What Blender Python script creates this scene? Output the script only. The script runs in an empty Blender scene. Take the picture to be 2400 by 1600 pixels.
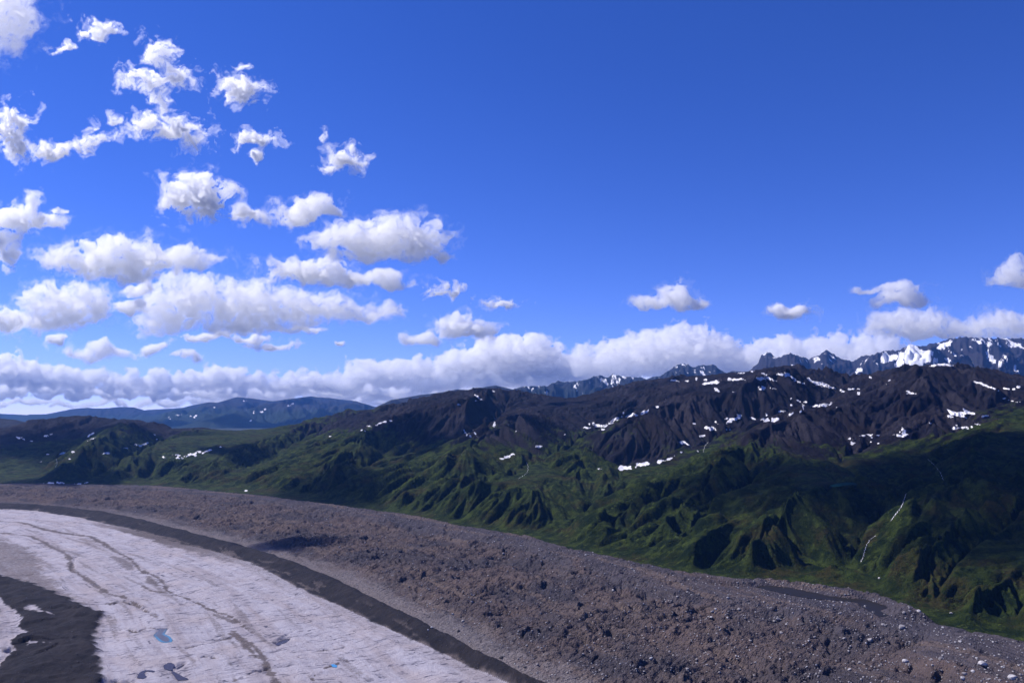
import bpy, math, random, time
import numpy as np
from mathutils import Vector

T0 = time.time()
S = bpy.context.scene
COL = S.collection
R = math.radians
rng = np.random.default_rng(7)
random.seed(7)

# ------------------------------------------------------------------ camera
PITCH, FOC, CAMH = R(5.05), 1867.0, 400.0
cd = bpy.data.cameras.new('camera'); cam = bpy.data.objects.new('camera', cd); COL.objects.link(cam)
cam.location = (0, 0, CAMH); cam.rotation_euler = (R(90) + PITCH, 0, 0)
cd.sensor_width = 36.0; cd.lens = 36.0 * FOC / 2400.0
cd.clip_start = 1.0; cd.clip_end = 400000.0
S.camera = cam

# ------------------------------------------------------------------ sky, sun, exposure
SUN_AZ, SUN_EL = R(-66), R(47)           # azimuth from the viewing direction (+Y), positive to the right
LDIR = Vector((math.sin(SUN_AZ) * math.cos(SUN_EL), math.cos(SUN_AZ) * math.cos(SUN_EL), math.sin(SUN_EL)))
W = bpy.data.worlds.new('World'); S.world = W; W.use_nodes = True
wn = W.node_tree; wn.nodes.clear()
sky = wn.nodes.new('ShaderNodeTexSky'); sky.sky_type = 'NISHITA'; sky.sun_disc = False
sky.sun_elevation = SUN_EL; sky.sun_rotation = SUN_AZ
sky.altitude = 900.0; sky.air_density = 0.6; sky.dust_density = 0.0; sky.ozone_density = 1.0
hs = wn.nodes.new('ShaderNodeHueSaturation'); hs.inputs['Saturation'].default_value = 1.3
hs.inputs['Hue'].default_value = 0.505
wb = wn.nodes.new('ShaderNodeMix'); wb.data_type = 'RGBA'; wb.blend_type = 'MULTIPLY'; wb.inputs[0].default_value = 1.0
wb.inputs[7].default_value = (1.0, 0.90, 1.5, 1)      # the photograph's cool white balance
bg = wn.nodes.new('ShaderNodeBackground'); bg.inputs['Strength'].default_value = 0.10
wo = wn.nodes.new('ShaderNodeOutputWorld')
wn.links.new(sky.outputs[0], hs.inputs['Color']); wn.links.new(hs.outputs[0], wb.inputs[6]); wn.links.new(wb.outputs[2], bg.inputs[0]); wn.links.new(bg.outputs[0], wo.inputs[0])
sd = bpy.data.lights.new('sun', 'SUN'); sun = bpy.data.objects.new('sun', sd); COL.objects.link(sun)
sd.energy = 5.0; sd.angle = R(0.53); sd.color = (1.0, 0.955, 0.93)
sun.rotation_euler = LDIR.to_track_quat('Z', 'Y').to_euler(); sun.location = LDIR * 3000

S.view_settings.view_transform = 'Standard'; S.view_settings.look = 'None'
S.view_settings.exposure = 0.3; S.view_settings.gamma = 1.0; S.view_settings.use_curve_mapping = False
cy = S.cycles
cy.max_bounces = 28; cy.diffuse_bounces = 6; cy.transparent_max_bounces = 48; cy.volume_bounces = 24
cy.use_denoising = True
cy.sample_clamp_indirect = 6.0

# ------------------------------------------------------------------ projection helpers (photo pixels, 2400 x 1600)
cp, sp = math.cos(PITCH), math.sin(PITCH)
def ray(px, py):
    u = (np.asarray(px, float) - 1200.0) / FOC; v = (800.0 - np.asarray(py, float)) / FOC
    Y = cp - v * sp; Z = sp + v * cp
    return u, Y, Z
def azt(px, py):
    u, Y, Z = ray(px, py); h = np.hypot(u, Y)
    return np.arctan2(u, Y), Z / h
def at_r(px, py, r):
    a, t = azt(px, py)
    return r * np.sin(a), r * np.cos(a), CAMH + t * r
def at_z(px, py, z):
    a, t = azt(px, py); r = (z - CAMH) / t
    return r * np.sin(a), r * np.cos(a)
def project(x, y, z):
    dz = z - CAMH
    d = y * cp + dz * sp; up = -y * sp + dz * cp
    return 1200.0 + FOC * x / d, 800.0 - FOC * up / d
def arr(pts): return np.array(pts, float)
def resample(P, n):
    d = np.r_[0, np.cumsum(np.hypot(np.diff(P[:, 0]), np.diff(P[:, 1])))]
    s = np.linspace(0, d[-1], n)
    return np.stack([np.interp(s, d, P[:, k]) for k in range(P.shape[1])], 1)

# ------------------------------------------------------------------ noise
_ga = np.random.default_rng(1234).random((256, 256)).astype(np.float32) * 2 * np.pi
_gx, _gy = np.cos(_ga), np.sin(_ga)
_h1 = np.random.default_rng(77).random((256, 256)).astype(np.float32)
_h2 = np.random.default_rng(78).random((256, 256)).astype(np.float32)
def gn(x, y, seed=0):
    x = np.asarray(x, np.float32) + np.float32(seed * 37.17); y = np.asarray(y, np.float32) + np.float32(seed * 91.3)
    xi = np.floor(x); yi = np.floor(y); fx = x - xi; fy = y - yi
    xi = xi.astype(np.int32); yi = yi.astype(np.int32)
    x0, x1, y0, y1 = xi & 255, (xi + 1) & 255, yi & 255, (yi + 1) & 255
    u = fx * fx * fx * (fx * (fx * 6 - 15) + 10); v = fy * fy * fy * (fy * (fy * 6 - 15) + 10)
    a = _gx[x0, y0] * fx + _gy[x0, y0] * fy
    b = _gx[x1, y0] * (fx - 1) + _gy[x1, y0] * fy
    c = _gx[x0, y1] * fx + _gy[x0, y1] * (fy - 1)
    d = _gx[x1, y1] * (fx - 1) + _gy[x1, y1] * (fy - 1)
    return (a + (b - a) * u + ((c + (d - c) * u) - (a + (b - a) * u)) * v) * 1.5
def fbm(x, y, o=4, seed=0, g=0.5):
    s = 0; a = 1.0; f = 1.0
    for k in range(o):
        s = s + a * gn(x * f, y * f, seed + k * 3); a *= g; f *= 2.03
    return s
def ridged(x, y, o=4, seed=0, g=0.5):
    s = 0; a = 1.0; f = 1.0; t = 0
    for k in range(o):
        s = s + a * (1 - np.abs(gn(x * f, y * f, seed + k * 3)) * 1.6); t += a; a *= g; f *= 2.03
    return s / t
def billow(x, y, o=4, seed=0, g=0.5):
    s = 0; a = 1.0; f = 1.0; t = 0
    for k in range(o):
        s = s + a * np.abs(gn(x * f, y * f, seed + k * 3)) * 1.6; t += a; a *= g; f *= 2.03
    return s / t
def worley(x, y, seed=0):
    x = np.asarray(x, np.float32) + np.float32(seed * 17.7); y = np.asarray(y, np.float32) + np.float32(seed * 5.3)
    xi = np.floor(x).astype(np.int32); yi = np.floor(y).astype(np.int32)
    f1 = np.full(x.shape, 9, np.float32); f2 = f1.copy(); idv = np.zeros(x.shape, np.float32)
    for i in (-1, 0, 1):
        for j in (-1, 0, 1):
            cx, cyy = (xi + i) & 255, (yi + j) & 255
            dx = xi + i + _h1[cx, cyy] - x; dy = yi + j + _h2[cx, cyy] - y
            d = dx * dx + dy * dy
            m = d < f1
            f2 = np.where(m, f1, np.minimum(f2, d)); f1 = np.where(m, d, f1); idv = np.where(m, _h1[cyy, cx], idv)
    return np.sqrt(f1), np.sqrt(f2), idv
def sstep(a, b, x):
    t = np.clip((x - a) / (b - a), 0, 1); return t * t * (3 - 2 * t)
def erosion(x, y, dx, dy):
    xi = np.floor(x).astype(np.int32); yi = np.floor(y).astype(np.int32)
    fx = (x - xi).astype(np.float32); fy = (y - yi).astype(np.float32)
    va = np.zeros(x.shape, np.float32); vx = va.copy(); vy = va.copy(); wt = va.copy()
    for i in (-2, -1, 0, 1):
        for j in (-2, -1, 0, 1):
            ax, ay = (xi - i) & 255, (yi - j) & 255
            px = fx + i - _h1[ax, ay] * 0.5; py = fy + j - _h2[ax, ay] * 0.5
            w = np.exp(-2 * (px * px + py * py)); wt += w
            m = (px * dx + py * dy) * np.float32(2 * np.pi)
            va += np.cos(m) * w; sn = -np.sin(m) * w
            vx += sn * dx; vy += sn * dy
    return va / wt, vx / wt, vy / wt

# ------------------------------------------------------------------ polyline tools
def poly_sd(X, Y, P):
    """distance, signed distance (positive to the left of the walking direction), arc length of the nearest point"""
    best = np.full(X.shape, 1e18); sgn = np.ones(X.shape); arc = np.zeros(X.shape); acc = 0.0
    for (x0, y0), (x1, y1) in zip(P[:-1], P[1:]):
        ex, ey = x1 - x0, y1 - y0; L = math.hypot(ex, ey)
        t = np.clip(((X - x0) * ex + (Y - y0) * ey) / (L * L), 0, 1)
        dx, dy = X - x0 - t * ex, Y - y0 - t * ey
        d = dx * dx + dy * dy; m = d < best
        best = np.where(m, d, best)
        sgn = np.where(m, np.sign(ex * dy - ey * dx), sgn); arc = np.where(m, acc + t * L, arc)
        acc += L
    d = np.sqrt(best)
    return d, d * np.where(sgn == 0, 1, sgn), arc
def in_poly(X, Y, P):
    c = np.zeros(X.shape, bool)
    n = len(P)
    for i in range(n):
        x0, y0 = P[i]; x1, y1 = P[(i + 1) % n]
        k = ((y0 > Y) != (y1 > Y)) & (X < (x1 - x0) * (Y - y0) / (y1 - y0 + 1e-12) + x0)
        c ^= k
    return c
def poly_field(X, Y, P):
    """signed distance to a closed polygon, positive inside"""
    Q = np.vstack([P, P[:1]])
    d, _, _ = poly_sd(X, Y, Q)
    return np.where(in_poly(X, Y, P), d, -d)

# ------------------------------------------------------------------ object helpers
def new_mesh(name, V, Fq, mat=None, parent=None, smooth=True, attrs=None, uv=None):
    me = bpy.data.meshes.new(name)
    V = np.ascontiguousarray(V, np.float32); Fq = np.ascontiguousarray(Fq, np.int32)
    k = Fq.shape[1]
    me.vertices.add(len(V)); me.vertices.foreach_set('co', V.ravel())
    me.loops.add(Fq.size); me.loops.foreach_set('vertex_index', Fq.ravel())
    me.polygons.add(len(Fq)); me.polygons.foreach_set('loop_start', np.arange(0, Fq.size, k, dtype=np.int32))
    me.polygons.foreach_set('use_smooth', np.full(len(Fq), smooth))
    for n, a in (attrs or {}).items():
        at = me.attributes.new(n, 'FLOAT', 'POINT'); at.data.foreach_set('value', np.ascontiguousarray(a, np.float32))
    if uv is not None:
        at = me.attributes.new('flow', 'FLOAT_VECTOR', 'POINT')
        u3 = np.zeros((len(V), 3), np.float32); u3[:, :2] = uv; at.data.foreach_set('vector', u3.ravel())
    me.update(calc_edges=True)
    if mat: me.materials.append(mat)
    o = bpy.data.objects.new(name, me); COL.objects.link(o)
    if parent: o.parent = parent
    return o
def tag(o, label=None, cat=None, group=None, kind=None):
    if label: o['label'] = label
    if cat: o['category'] = cat
    if group: o['group'] = group
    if kind: o['kind'] = kind
    return o
def submesh(name, V, faces_mask, quads, mat, attrs, uv):
    q = quads[faces_mask]
    ids, inv = np.unique(q, return_inverse=True)
    return new_mesh(name, V[ids], inv.reshape(q.shape), mat, attrs={k: a[ids] for k, a in attrs.items()}, uv=None if uv is None else uv[ids])

# ------------------------------------------------------------------ materials
class NT:
    def __init__(s, name):
        s.m = bpy.data.materials.new(name); s.m.use_nodes = True; s.t = s.m.node_tree; s.t.nodes.clear()
        s.out = s.t.nodes.new('ShaderNodeOutputMaterial')
    def n(s, typ, **kw):
        x = s.t.nodes.new(typ)
        for k, v in kw.items():
            if hasattr(x, k) and k not in x.inputs: setattr(x, k, v)
            else: s.put(x.inputs[k], v)
        return x
    def put(s, sock, v):
        if hasattr(v, 'is_output'): s.t.links.new(v, sock)
        else: sock.default_value = v
    def attr(s, name): return s.n('ShaderNodeAttribute', attribute_name=name).outputs['Fac']
    def vattr(s, name): return s.n('ShaderNodeAttribute', attribute_name=name).outputs['Vector']
    def math(s, op, a, b=0.0, c=0.0, clamp=False):
        x = s.t.nodes.new('ShaderNodeMath'); x.operation = op; x.use_clamp = clamp
        for i, v in enumerate((a, b, c)): s.put(x.inputs[i], v)
        return x.outputs[0]
    def noise(s, vec, scale, detail=4, rough=0.55, dist=0.0):
        x = s.n('ShaderNodeTexNoise'); s.put(x.inputs['Vector'], vec)
        x.inputs['Scale'].default_value = scale; x.inputs['Detail'].default_value = detail
        x.inputs['Roughness'].default_value = rough; x.inputs['Distortion'].default_value = dist
        return x.outputs['Fac']
    def ss(s, v, a, b):
        x = s.n('ShaderNodeMapRange', interpolation_type='SMOOTHSTEP')
        s.put(x.inputs['Value'], v); s.put(x.inputs['From Min'], a); s.put(x.inputs['From Max'], b)
        return x.outputs['Result']
    def mix(s, f, a, b):
        x = s.t.nodes.new('ShaderNodeMix'); x.data_type = 'RGBA'
        s.put(x.inputs[0], f)
        for i, v in ((6, a), (7, b)): s.put(x.inputs[i], v if hasattr(v, 'is_output') else (*v, 1.0))
        return x.outputs[2]
    def scale(s, vec, k):
        x = s.t.nodes.new('ShaderNodeVectorMath'); x.operation = 'MULTIPLY'
        s.put(x.inputs[0], vec); x.inputs[1].default_value = k if hasattr(k, '__len__') else (k, k, k)
        return x.outputs[0]
    def pos(s): return s.n('ShaderNodeNewGeometry').outputs['Position']
    def bump(s, h, dist, strength=1.0):
        x = s.n('ShaderNodeBump'); s.put(x.inputs['Height'], h); x.inputs['Distance'].default_value = dist
        x.inputs['Strength'].default_value = strength
        return x.outputs['Normal']
    def diffuse(s, color, normal=None, rough=0.95, spec=0.15):
        b = s.n('ShaderNodeBsdfPrincipled')
        s.put(b.inputs['Base Color'], color if hasattr(color, 'is_output') else (*color, 1.0))
        s.put(b.inputs['Roughness'], rough); b.inputs['Specular IOR Level'].default_value = spec
        if normal is not None: s.t.links.new(normal, b.inputs['Normal'])
        s.t.links.new(b.outputs[0], s.out.inputs['Surface'])
        return s.m

def mat_hills():
    k = NT('alpine_slopes'); p = k.pos()
    veg = k.attr('veg'); scree = k.attr('scree')
    nl = k.noise(p, 0.004, 5, 0.6); nm = k.noise(p, 0.02, 5, 0.65); nf = k.noise(p, 0.16, 5, 0.75)
    v = k.math('ADD', veg, k.math('MULTIPLY', k.math('SUBTRACT', nl, 0.5), 0.9))
    v = k.math('ADD', v, k.math('MULTIPLY', k.math('SUBTRACT', nm, 0.5), 0.8))
    vm = k.ss(v, 0.36, 0.68)
    g = k.mix(k.ss(nm, 0.35, 0.68), (0.008, 0.016, 0.005), (0.046, 0.064, 0.012))
    g = k.mix(k.ss(k.noise(p, 0.0075, 6, 0.65), 0.48, 0.68), g, (0.036, 0.031, 0.010))
    g = k.mix(k.ss(nf, 0.5, 0.75), g, (0.008, 0.015, 0.005))
    ns = k.noise(p, 0.055, 5, 0.75)
    g = k.mix(k.ss(ns, 0.52, 0.62), g, (0.010, 0.019, 0.006))
    g = k.mix(k.math('SUBTRACT', 1.0, k.ss(ns, 0.34, 0.44)), g, (0.056, 0.074, 0.016))
    rk = k.mix(k.ss(nm, 0.3, 0.7), (0.0080, 0.0076, 0.0112), (0.0205, 0.0185, 0.0245))
    rk = k.mix(k.ss(nl, 0.48, 0.64), rk, (0.0175, 0.0135, 0.0145))
    rk = k.mix(k.math('MULTIPLY', scree, k.ss(nf, 0.3, 0.7)), rk, (0.044, 0.038, 0.044))
    c = k.mix(vm, rk, g)
    b = k.bump(k.math('ADD', nm, k.math('MULTIPLY', nf, 0.6)), 13.0, 0.9)
    return k.diffuse(c, b, spec=0.05)

def mat_glacier():
    k = NT('glacier_surface'); p = k.pos(); f = k.vattr('flow')
    dirt, dark, deb, pale = k.attr('dirt'), k.attr('dark'), k.attr('debris'), k.attr('pale')
    n1 = k.noise(p, 0.02, 6, 0.62); n2 = k.noise(p, 0.13, 5, 0.7); n3 = k.noise(p, 0.45, 3, 0.7)
    # flow-stretched streaks (flow.x runs along the ice, flow.y across it)
    st = k.noise(k.scale(f, (0.0022, 0.028, 1)), 1.0, 6, 0.7)
    cr = k.noise(k.scale(f, (0.060, 0.012, 1)), 1.0, 3, 0.55, 0.5)
    ice = k.mix(k.ss(st, 0.40, 0.72), (0.385, 0.362, 0.405), (0.27, 0.232, 0.243))
    ice = k.mix(k.ss(k.noise(p, 0.011, 5, 0.6), 0.45, 0.72), ice, (0.36, 0.315, 0.325))
    ice = k.mix(k.ss(n3, 0.55, 0.8), ice, (0.50, 0.485, 0.53))
    ice = k.mix(k.ss(n2, 0.52, 0.76), ice, (0.25, 0.225, 0.25))
    ice = k.mix(k.math('MULTIPLY', k.ss(k.math('ABSOLUTE', k.math('SUBTRACT', cr, 0.5)), 0.022, 0.006), k.ss(n1, 0.40, 0.56)), ice, (0.085, 0.08, 0.11))
    ice = k.mix(k.ss(k.noise(k.scale(f, (0.02, 0.16, 1)), 1.0, 4, 0.7), 0.56, 0.74), ice, (0.26, 0.225, 0.235))
    dcol = k.mix(k.ss(n2, 0.3, 0.7), (0.052, 0.043, 0.043), (0.150, 0.122, 0.118))
    d = k.ss(k.math('ADD', dirt, k.math('ADD', k.math('MULTIPLY', k.math('SUBTRACT', n2, 0.5), 1.3), k.math('MULTIPLY', k.math('SUBTRACT', n3, 0.5), 0.7))), 0.12, 0.92)
    c = k.mix(d, ice, dcol)
    rub = k.mix(k.ss(n1, 0.35, 0.65), (0.084, 0.066, 0.067), (0.103, 0.075, 0.069))
    rub = k.mix(k.ss(k.noise(p, 0.0045, 4, 0.6), 0.42, 0.62), rub, (0.054, 0.047, 0.055))
    rub = k.mix(k.math('MULTIPLY', k.attr('bank'), 0.85), rub, k.mix(k.ss(n1, 0.35, 0.65), (0.050, 0.045, 0.056), (0.080, 0.070, 0.080)))
    rub = k.mix(k.ss(k.noise(k.scale(f, (0.0025, 0.02, 1)), 1.0, 5, 0.65), 0.50, 0.66), rub, (0.118, 0.089, 0.080))
    rub = k.mix(k.ss(n2, 0.50, 0.72), rub, (0.024, 0.020, 0.023))
    rub = k.mix(k.ss(n3, 0.62, 0.80), rub, (0.26, 0.235, 0.235))
    rub = k.mix(pale, rub, k.mix(k.ss(n2, 0.4, 0.7), (0.21, 0.185, 0.19), (0.115, 0.097, 0.094)))
    db = k.ss(k.math('ADD', deb, k.math('MULTIPLY', k.math('SUBTRACT', n2, 0.5), 0.8)), 0.3, 0.7)
    c = k.mix(db, c, rub)
    dk = k.mix(k.ss(n1, 0.3, 0.7), (0.013, 0.012, 0.015), (0.026, 0.022, 0.024))
    dk = k.mix(k.ss(n3, 0.66, 0.80), dk, (0.06, 0.054, 0.057))
    dd = k.ss(k.math('ADD', dark, k.math('MULTIPLY', k.math('SUBTRACT', k.noise(k.scale(f, (0.055, 0.045, 1)), 1.0, 6, 0.8), 0.5), 0.75)), 0.22, 0.78)
    c = k.mix(dd, c, dk)
    vo = k.n('ShaderNodeTexVoronoi', feature='F1'); k.put(vo.inputs['Vector'], k.scale(f, (0.22, 0.14, 1))); vo.inputs['Scale'].default_value = 1.0
    v2 = k.n('ShaderNodeTexVoronoi', feature='F1'); k.put(v2.inputs['Vector'], k.scale(p, (0.42, 0.42, 0.42))); v2.inputs['Scale'].default_value = 1.0
    rb = k.math('MULTIPLY', db, k.math('ADD', k.math('MULTIPLY', vo.outputs['Distance'], -2.2), k.math('MULTIPLY', v2.outputs['Distance'], -1.1)))
    b = k.bump(k.math('ADD', rb, k.math('ADD', k.math('MULTIPLY', n2, 1.3), k.math('ADD', n3, k.math('MULTIPLY', cr, 0.9)))), 2.0, 0.9)
    return k.diffuse(c, b, spec=0.12)

def mat_far(name, rock, green, snow_lo, snow_amt, sc):
    k = NT(name); p = k.pos()
    n1 = k.noise(p, sc, 6, 0.65); n2 = k.noise(p, sc * 6, 5, 0.7)
    h = k.attr('hgt')
    c = k.mix(k.ss(k.math('ADD', h, k.math('MULTIPLY', n1, 0.8)), 0.75, 1.0), green, rock)
    s = k.math('ADD', k.math('MULTIPLY', k.noise(k.scale(p, (1.0, 0.25, 0.35)), sc * 4.5, 5, 0.62), 1.0), k.math('MULTIPLY', k.attr('snow'), 0.5))
    s = k.math('ADD', s, k.math('MULTIPLY', h, snow_amt))
    c = k.mix(k.ss(s, snow_lo, snow_lo + 0.03), c, (0.78, 0.78, 0.80))
    b = k.bump(n2, 0.12 / sc, 0.6)
    return k.diffuse(c, b, spec=0.05)

def mat_simple(name, c1, c2, sc, rough=0.9, bumpd=0.0, spec=0.2):
    k = NT(name); p = k.n('ShaderNodeTexCoord').outputs['Object'] if bumpd < 0 else k.pos()
    n = k.noise(p, sc, 5, 0.65)
    b = k.bump(n, abs(bumpd)) if bumpd else None
    return k.diffuse(k.mix(k.ss(n, 0.3, 0.7), c1, c2), b, rough, spec)

def mat_cloud(name='cloud_vapour', amax=0.97):
    k = NT(name); p = k.pos()
    d = k.attr('opacity')
    df = k.n('ShaderNodeBsdfDiffuse', Color=(0.985, 0.98, 0.985, 1)); tr = k.n('ShaderNodeBsdfTranslucent', Color=(0.985, 0.98, 0.985, 1))
    m = k.n('ShaderNodeMixShader'); m.inputs[0].default_value = 0.5
    k.t.links.new(df.outputs[0], m.inputs[1]); k.t.links.new(tr.outputs[0], m.inputs[2])
    tp = k.n('ShaderNodeBsdfTransparent')
    mx = k.n('ShaderNodeMixShader')
    k.t.links.new(k.math('MULTIPLY', d, amax, clamp=True), mx.inputs[0])
    k.t.links.new(tp.outputs[0], mx.inputs[1]); k.t.links.new(m.outputs[0], mx.inputs[2])
    k.t.links.new(mx.outputs[0], k.out.inputs['Surface'])
    return k.m

M_HILL, M_GLAC = mat_hills(), mat_glacier()
M_SNOW = mat_simple('old_snow', (0.64, 0.63, 0.66), (0.80, 0.79, 0.81), 0.06)
M_ROCK = mat_simple('boulder_stone', (0.16, 0.145, 0.15), (0.34, 0.32, 0.32), 0.35, 0.9, 0.25)
M_PALE = mat_simple('pale_stone', (0.34, 0.32, 0.32), (0.52, 0.50, 0.50), 0.35, 0.9, 0.25)
M_DARKROCK = mat_simple('dark_stone', (0.05, 0.045, 0.05), (0.10, 0.09, 0.09), 0.35, 0.9, 0.25)

# ================================================================== NEAR TERRAIN
# outer edge of the rubble (crest of the lateral moraine)
EDGE = arr([(-400, 1120), (0, 1133), (102, 1133), (204, 1135), (354, 1137), (510, 1152), (639, 1164), (700, 1173), (853, 1192), (968, 1208), (1083, 1232),
            (1159, 1243), (1255, 1261), (1331, 1284), (1427, 1304), (1600, 1339), (1719, 1355), (1821, 1357), (1940, 1374), (2042, 1388),
            (2110, 1412), (2178, 1446), (2280, 1480), (2400, 1506), (2700, 1570)])
ez = np.interp(EDGE[:, 0], [0, 400, 900, 1400, 2400], [14, 20, 34, 40, 42])
ea, et = azt(EDGE[:, 0], EDGE[:, 1]); er = (ez - CAMH) / et
def E_of(az): return np.exp(np.interp(az, np.r_[R(-70), ea, R(70)], np.log(np.r_[er[0] * 1.1, er, er[-1] * 0.86])))

BAND_U = arr([(-330, 1165), (0, 1175), (96, 1181), (223, 1192), (319, 1208), (414, 1234), (510, 1256), (600, 1280), (657, 1301), (729, 1321), (815, 1357),
              (887, 1397), (959, 1431), (1030, 1460), (1102, 1510), (1200, 1557), (1290, 1600), (1500, 1705)])
BAND_L = arr([(-330, 1186), (0, 1192), (80, 1194), (191, 1212), (319, 1240), (414, 1269), (478, 1285), (542, 1299), (600, 1321), (686, 1368), (772, 1408),
              (844, 1437), (916, 1474), (1002, 1511), (1088, 1552), (1174, 1586), (1290, 1645), (1500, 1750)])
U_xy = np.stack(at_z(BAND_U[:, 0], BAND_U[:, 1], 15.0), 1)
L_xy = np.stack(at_z(BAND_L[:, 0], BAND_L[:, 1], 2.0), 1)
U_xy = resample(U_xy, 34); L_xy = resample(L_xy, 34)

az = np.concatenate([np.linspace(-62, -34.6, 42, endpoint=False), np.linspace(-34.6, 34.6, 1110), np.linspace(34.6, 62, 42)[1:]])
az = np.radians(az)
lr = np.concatenate([np.linspace(np.log(430), np.log(950), 18, endpoint=False), np.linspace(np.log(950), np.log(5200), 590, endpoint=False),
                     np.linspace(np.log(5200), np.log(12500), 230)])
NA, NR = len(az), len(lr)
AZ, LR = np.meshgrid(az, lr, indexing='ij'); RR = np.exp(LR)
X = RR * np.sin(AZ); Y = RR * np.cos(AZ)
EE = E_of(AZ)
Z = np.zeros_like(X)
ATT = {n: np.zeros(X.shape, np.float32) for n in ('veg', 'scree', 'dirt', 'dark', 'debris', 'pale', 'bank')}

# ---------------------------------------------------------------- hills : control lines in the valley, solved on a log-polar sheet
FOOTPX = EDGE[:, 0]
CREST = arr([(-400, 1015), (0, 1010), (58, 990), (102, 980), (170, 970), (238, 976), (306, 983), (357, 992), (405, 1008), (459, 1000), (503, 1005), (541, 1016),
             (578, 1007), (629, 1008), (697, 999), (741, 981), (800, 968), (834, 958), (876, 961), (937, 936), (1018, 923), (1083, 913), (1144, 907),
             (1197, 912), (1274, 925), (1320, 940), (1343, 940), (1427, 913), (1504, 894), (1561, 886), (1600, 880), (1682, 880), (1763, 870),
             (1811, 858), (1855, 852), (1899, 858), (1957, 868), (1998, 875), (2052, 879), (2110, 860), (2131, 857), (2144, 863), (2165, 851), (2192, 856),
             (2233, 849), (2280, 863), (2348, 878), (2400, 879), (2700, 900)])
def r_crest(px): return np.interp(px, [-400, 0, 540, 800, 1144, 1330, 1600, 1855, 2050, 2165, 2400, 2700], [8300, 8000, 7600, 7400, 6500, 7000, 6700, 6300, 6600, 5600, 5900, 6200])
def r_foot(px): return np.interp(px, FOOTPX, er * 1.10)
def r0(px, py):
    yf = np.interp(px, EDGE[:, 0], EDGE[:, 1]); yc = np.interp(px, CREST[:, 0], CREST[:, 1])
    s = np.clip((yf - py) / (yf - yc), 0, 1.15)
    rf, rc = r_foot(px), r_crest(px)
    return rf * (rc / rf) ** (s ** 1.45)
CON = []      # x, y, z constraint points
def con_line(pts, f=1.0, n=60, back=0.0):
    P = resample(arr(pts), n)
    ff = P[:, 2] if P.shape[1] > 2 else f
    yf = np.interp(P[:, 0], EDGE[:, 0], EDGE[:, 1]); yc = np.interp(P[:, 0], CREST[:, 0], CREST[:, 1])
    r = r0(P[:, 0], P[:, 1]) * (1 + (ff - 1) * sstep(0.03, 0.35, (yf - P[:, 1]) / (yf - yc)))
    a, t = azt(P[:, 0], P[:, 1])
    CON.append(np.stack([a, np.log(r), CAMH + t * r], 1))
    if back:
        CON.append(np.stack([a, np.log(r * 1.05), CAMH + t * r - back], 1))
con_line(CREST, 1.0, 400)
pc = resample(CREST, 200); aa, tt = azt(pc[:, 0], pc[:, 1]); rc = r_crest(pc[:, 0])
CON.append(np.stack([aa, np.log(rc * 1.3), (CAMH + tt * rc) * 0.45 - 30], 1))
CON.append(np.stack([aa, np.log(np.full(200, 12300.0)), np.full(200, 20.0)], 1))
# foot of the hills, hidden behind the moraine for most of its length
pf = np.linspace(-400, 2700, 300); af, _ = azt(pf, np.interp(pf, EDGE[:, 0], EDGE[:, 1]))
for m, zf in ((1.035, 8.0), (1.10, 9.0)):
    CON.append(np.stack([af, np.log(E_of(af) * m), np.full(300, zf)], 1))
# ridge lines (nearer than the slopes around them)
RIDGES = [
 ([(2165, 851), (2131, 873), (2074, 902), (2036, 925), (1998, 940), (1959, 955), (1902, 967), (1833, 982), (1791, 1003), (1760, 1022), (1714, 1057), (1684, 1083), (1645, 1112)], .93),
 ([(1858, 853), (1800, 885), (1768, 905), (1684, 926), (1615, 930), (1600, 932), (1542, 953), (1485, 984), (1427, 1007), (1389, 1030), (1360, 1055), (1350, 1082)], .91),
 ([(1320, 940), (1274, 957), (1228, 969), (1197, 992), (1140, 1008), (1083, 1055), (1040, 1084)], .93),
 ([(1144, 907), (1106, 938), (1083, 943), (1037, 944), (991, 953), (937, 976), (884, 1003), (853, 1018), (826, 1056), (770, 1090)], .91),
 ([(306, 984), (275, 1004), (238, 1022), (190, 1050), (136, 1090), (92, 1122)], .92),
 ([(459, 1000), (401, 1026), (357, 1043), (306, 1070), (265, 1098)], .94),
 ([(741, 983), (663, 1022), (578, 1050), (493, 1084), (420, 1104), (357, 1130)], .94),
 ([(876, 962), (840, 1015), (800, 1050), (714, 1077), (677, 1094), (655, 1148)], .95),
 ([(1006, 1099), (914, 1118), (826, 1141), (790, 1160)], .97),
 ([(1178, 1133), (1102, 1146), (1030, 1180), (985, 1205)], .965),
 ([(1640, 1110), (1570, 1130), (1500, 1168), (1430, 1205), (1380, 1245), (1350, 1284)], .97),
 ([(2110, 1150), (2074, 1146), (1959, 1142), (1883, 1161), (1837, 1195), (1791, 1264), (1722, 1345)], .95),
 ([(2400, 1320), (2348, 1350), (2297, 1390), (2246, 1440)], .985),
 ([(2400, 1140), (2310, 1190), (2229, 1261), (2127, 1319), (2076, 1355)], .975),
 ([(2400, 960), (2330, 1010), (2280, 1060), (2260, 1110), (2170, 1160), (2140, 1200), (2085, 1262), (2060, 1290)], .96),
 ([(2233, 850), (2290, 900), (2330, 920), (2400, 950)], .97),
 ([(1300, 1140), (1240, 1165), (1160, 1215)], .975),
]
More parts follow.
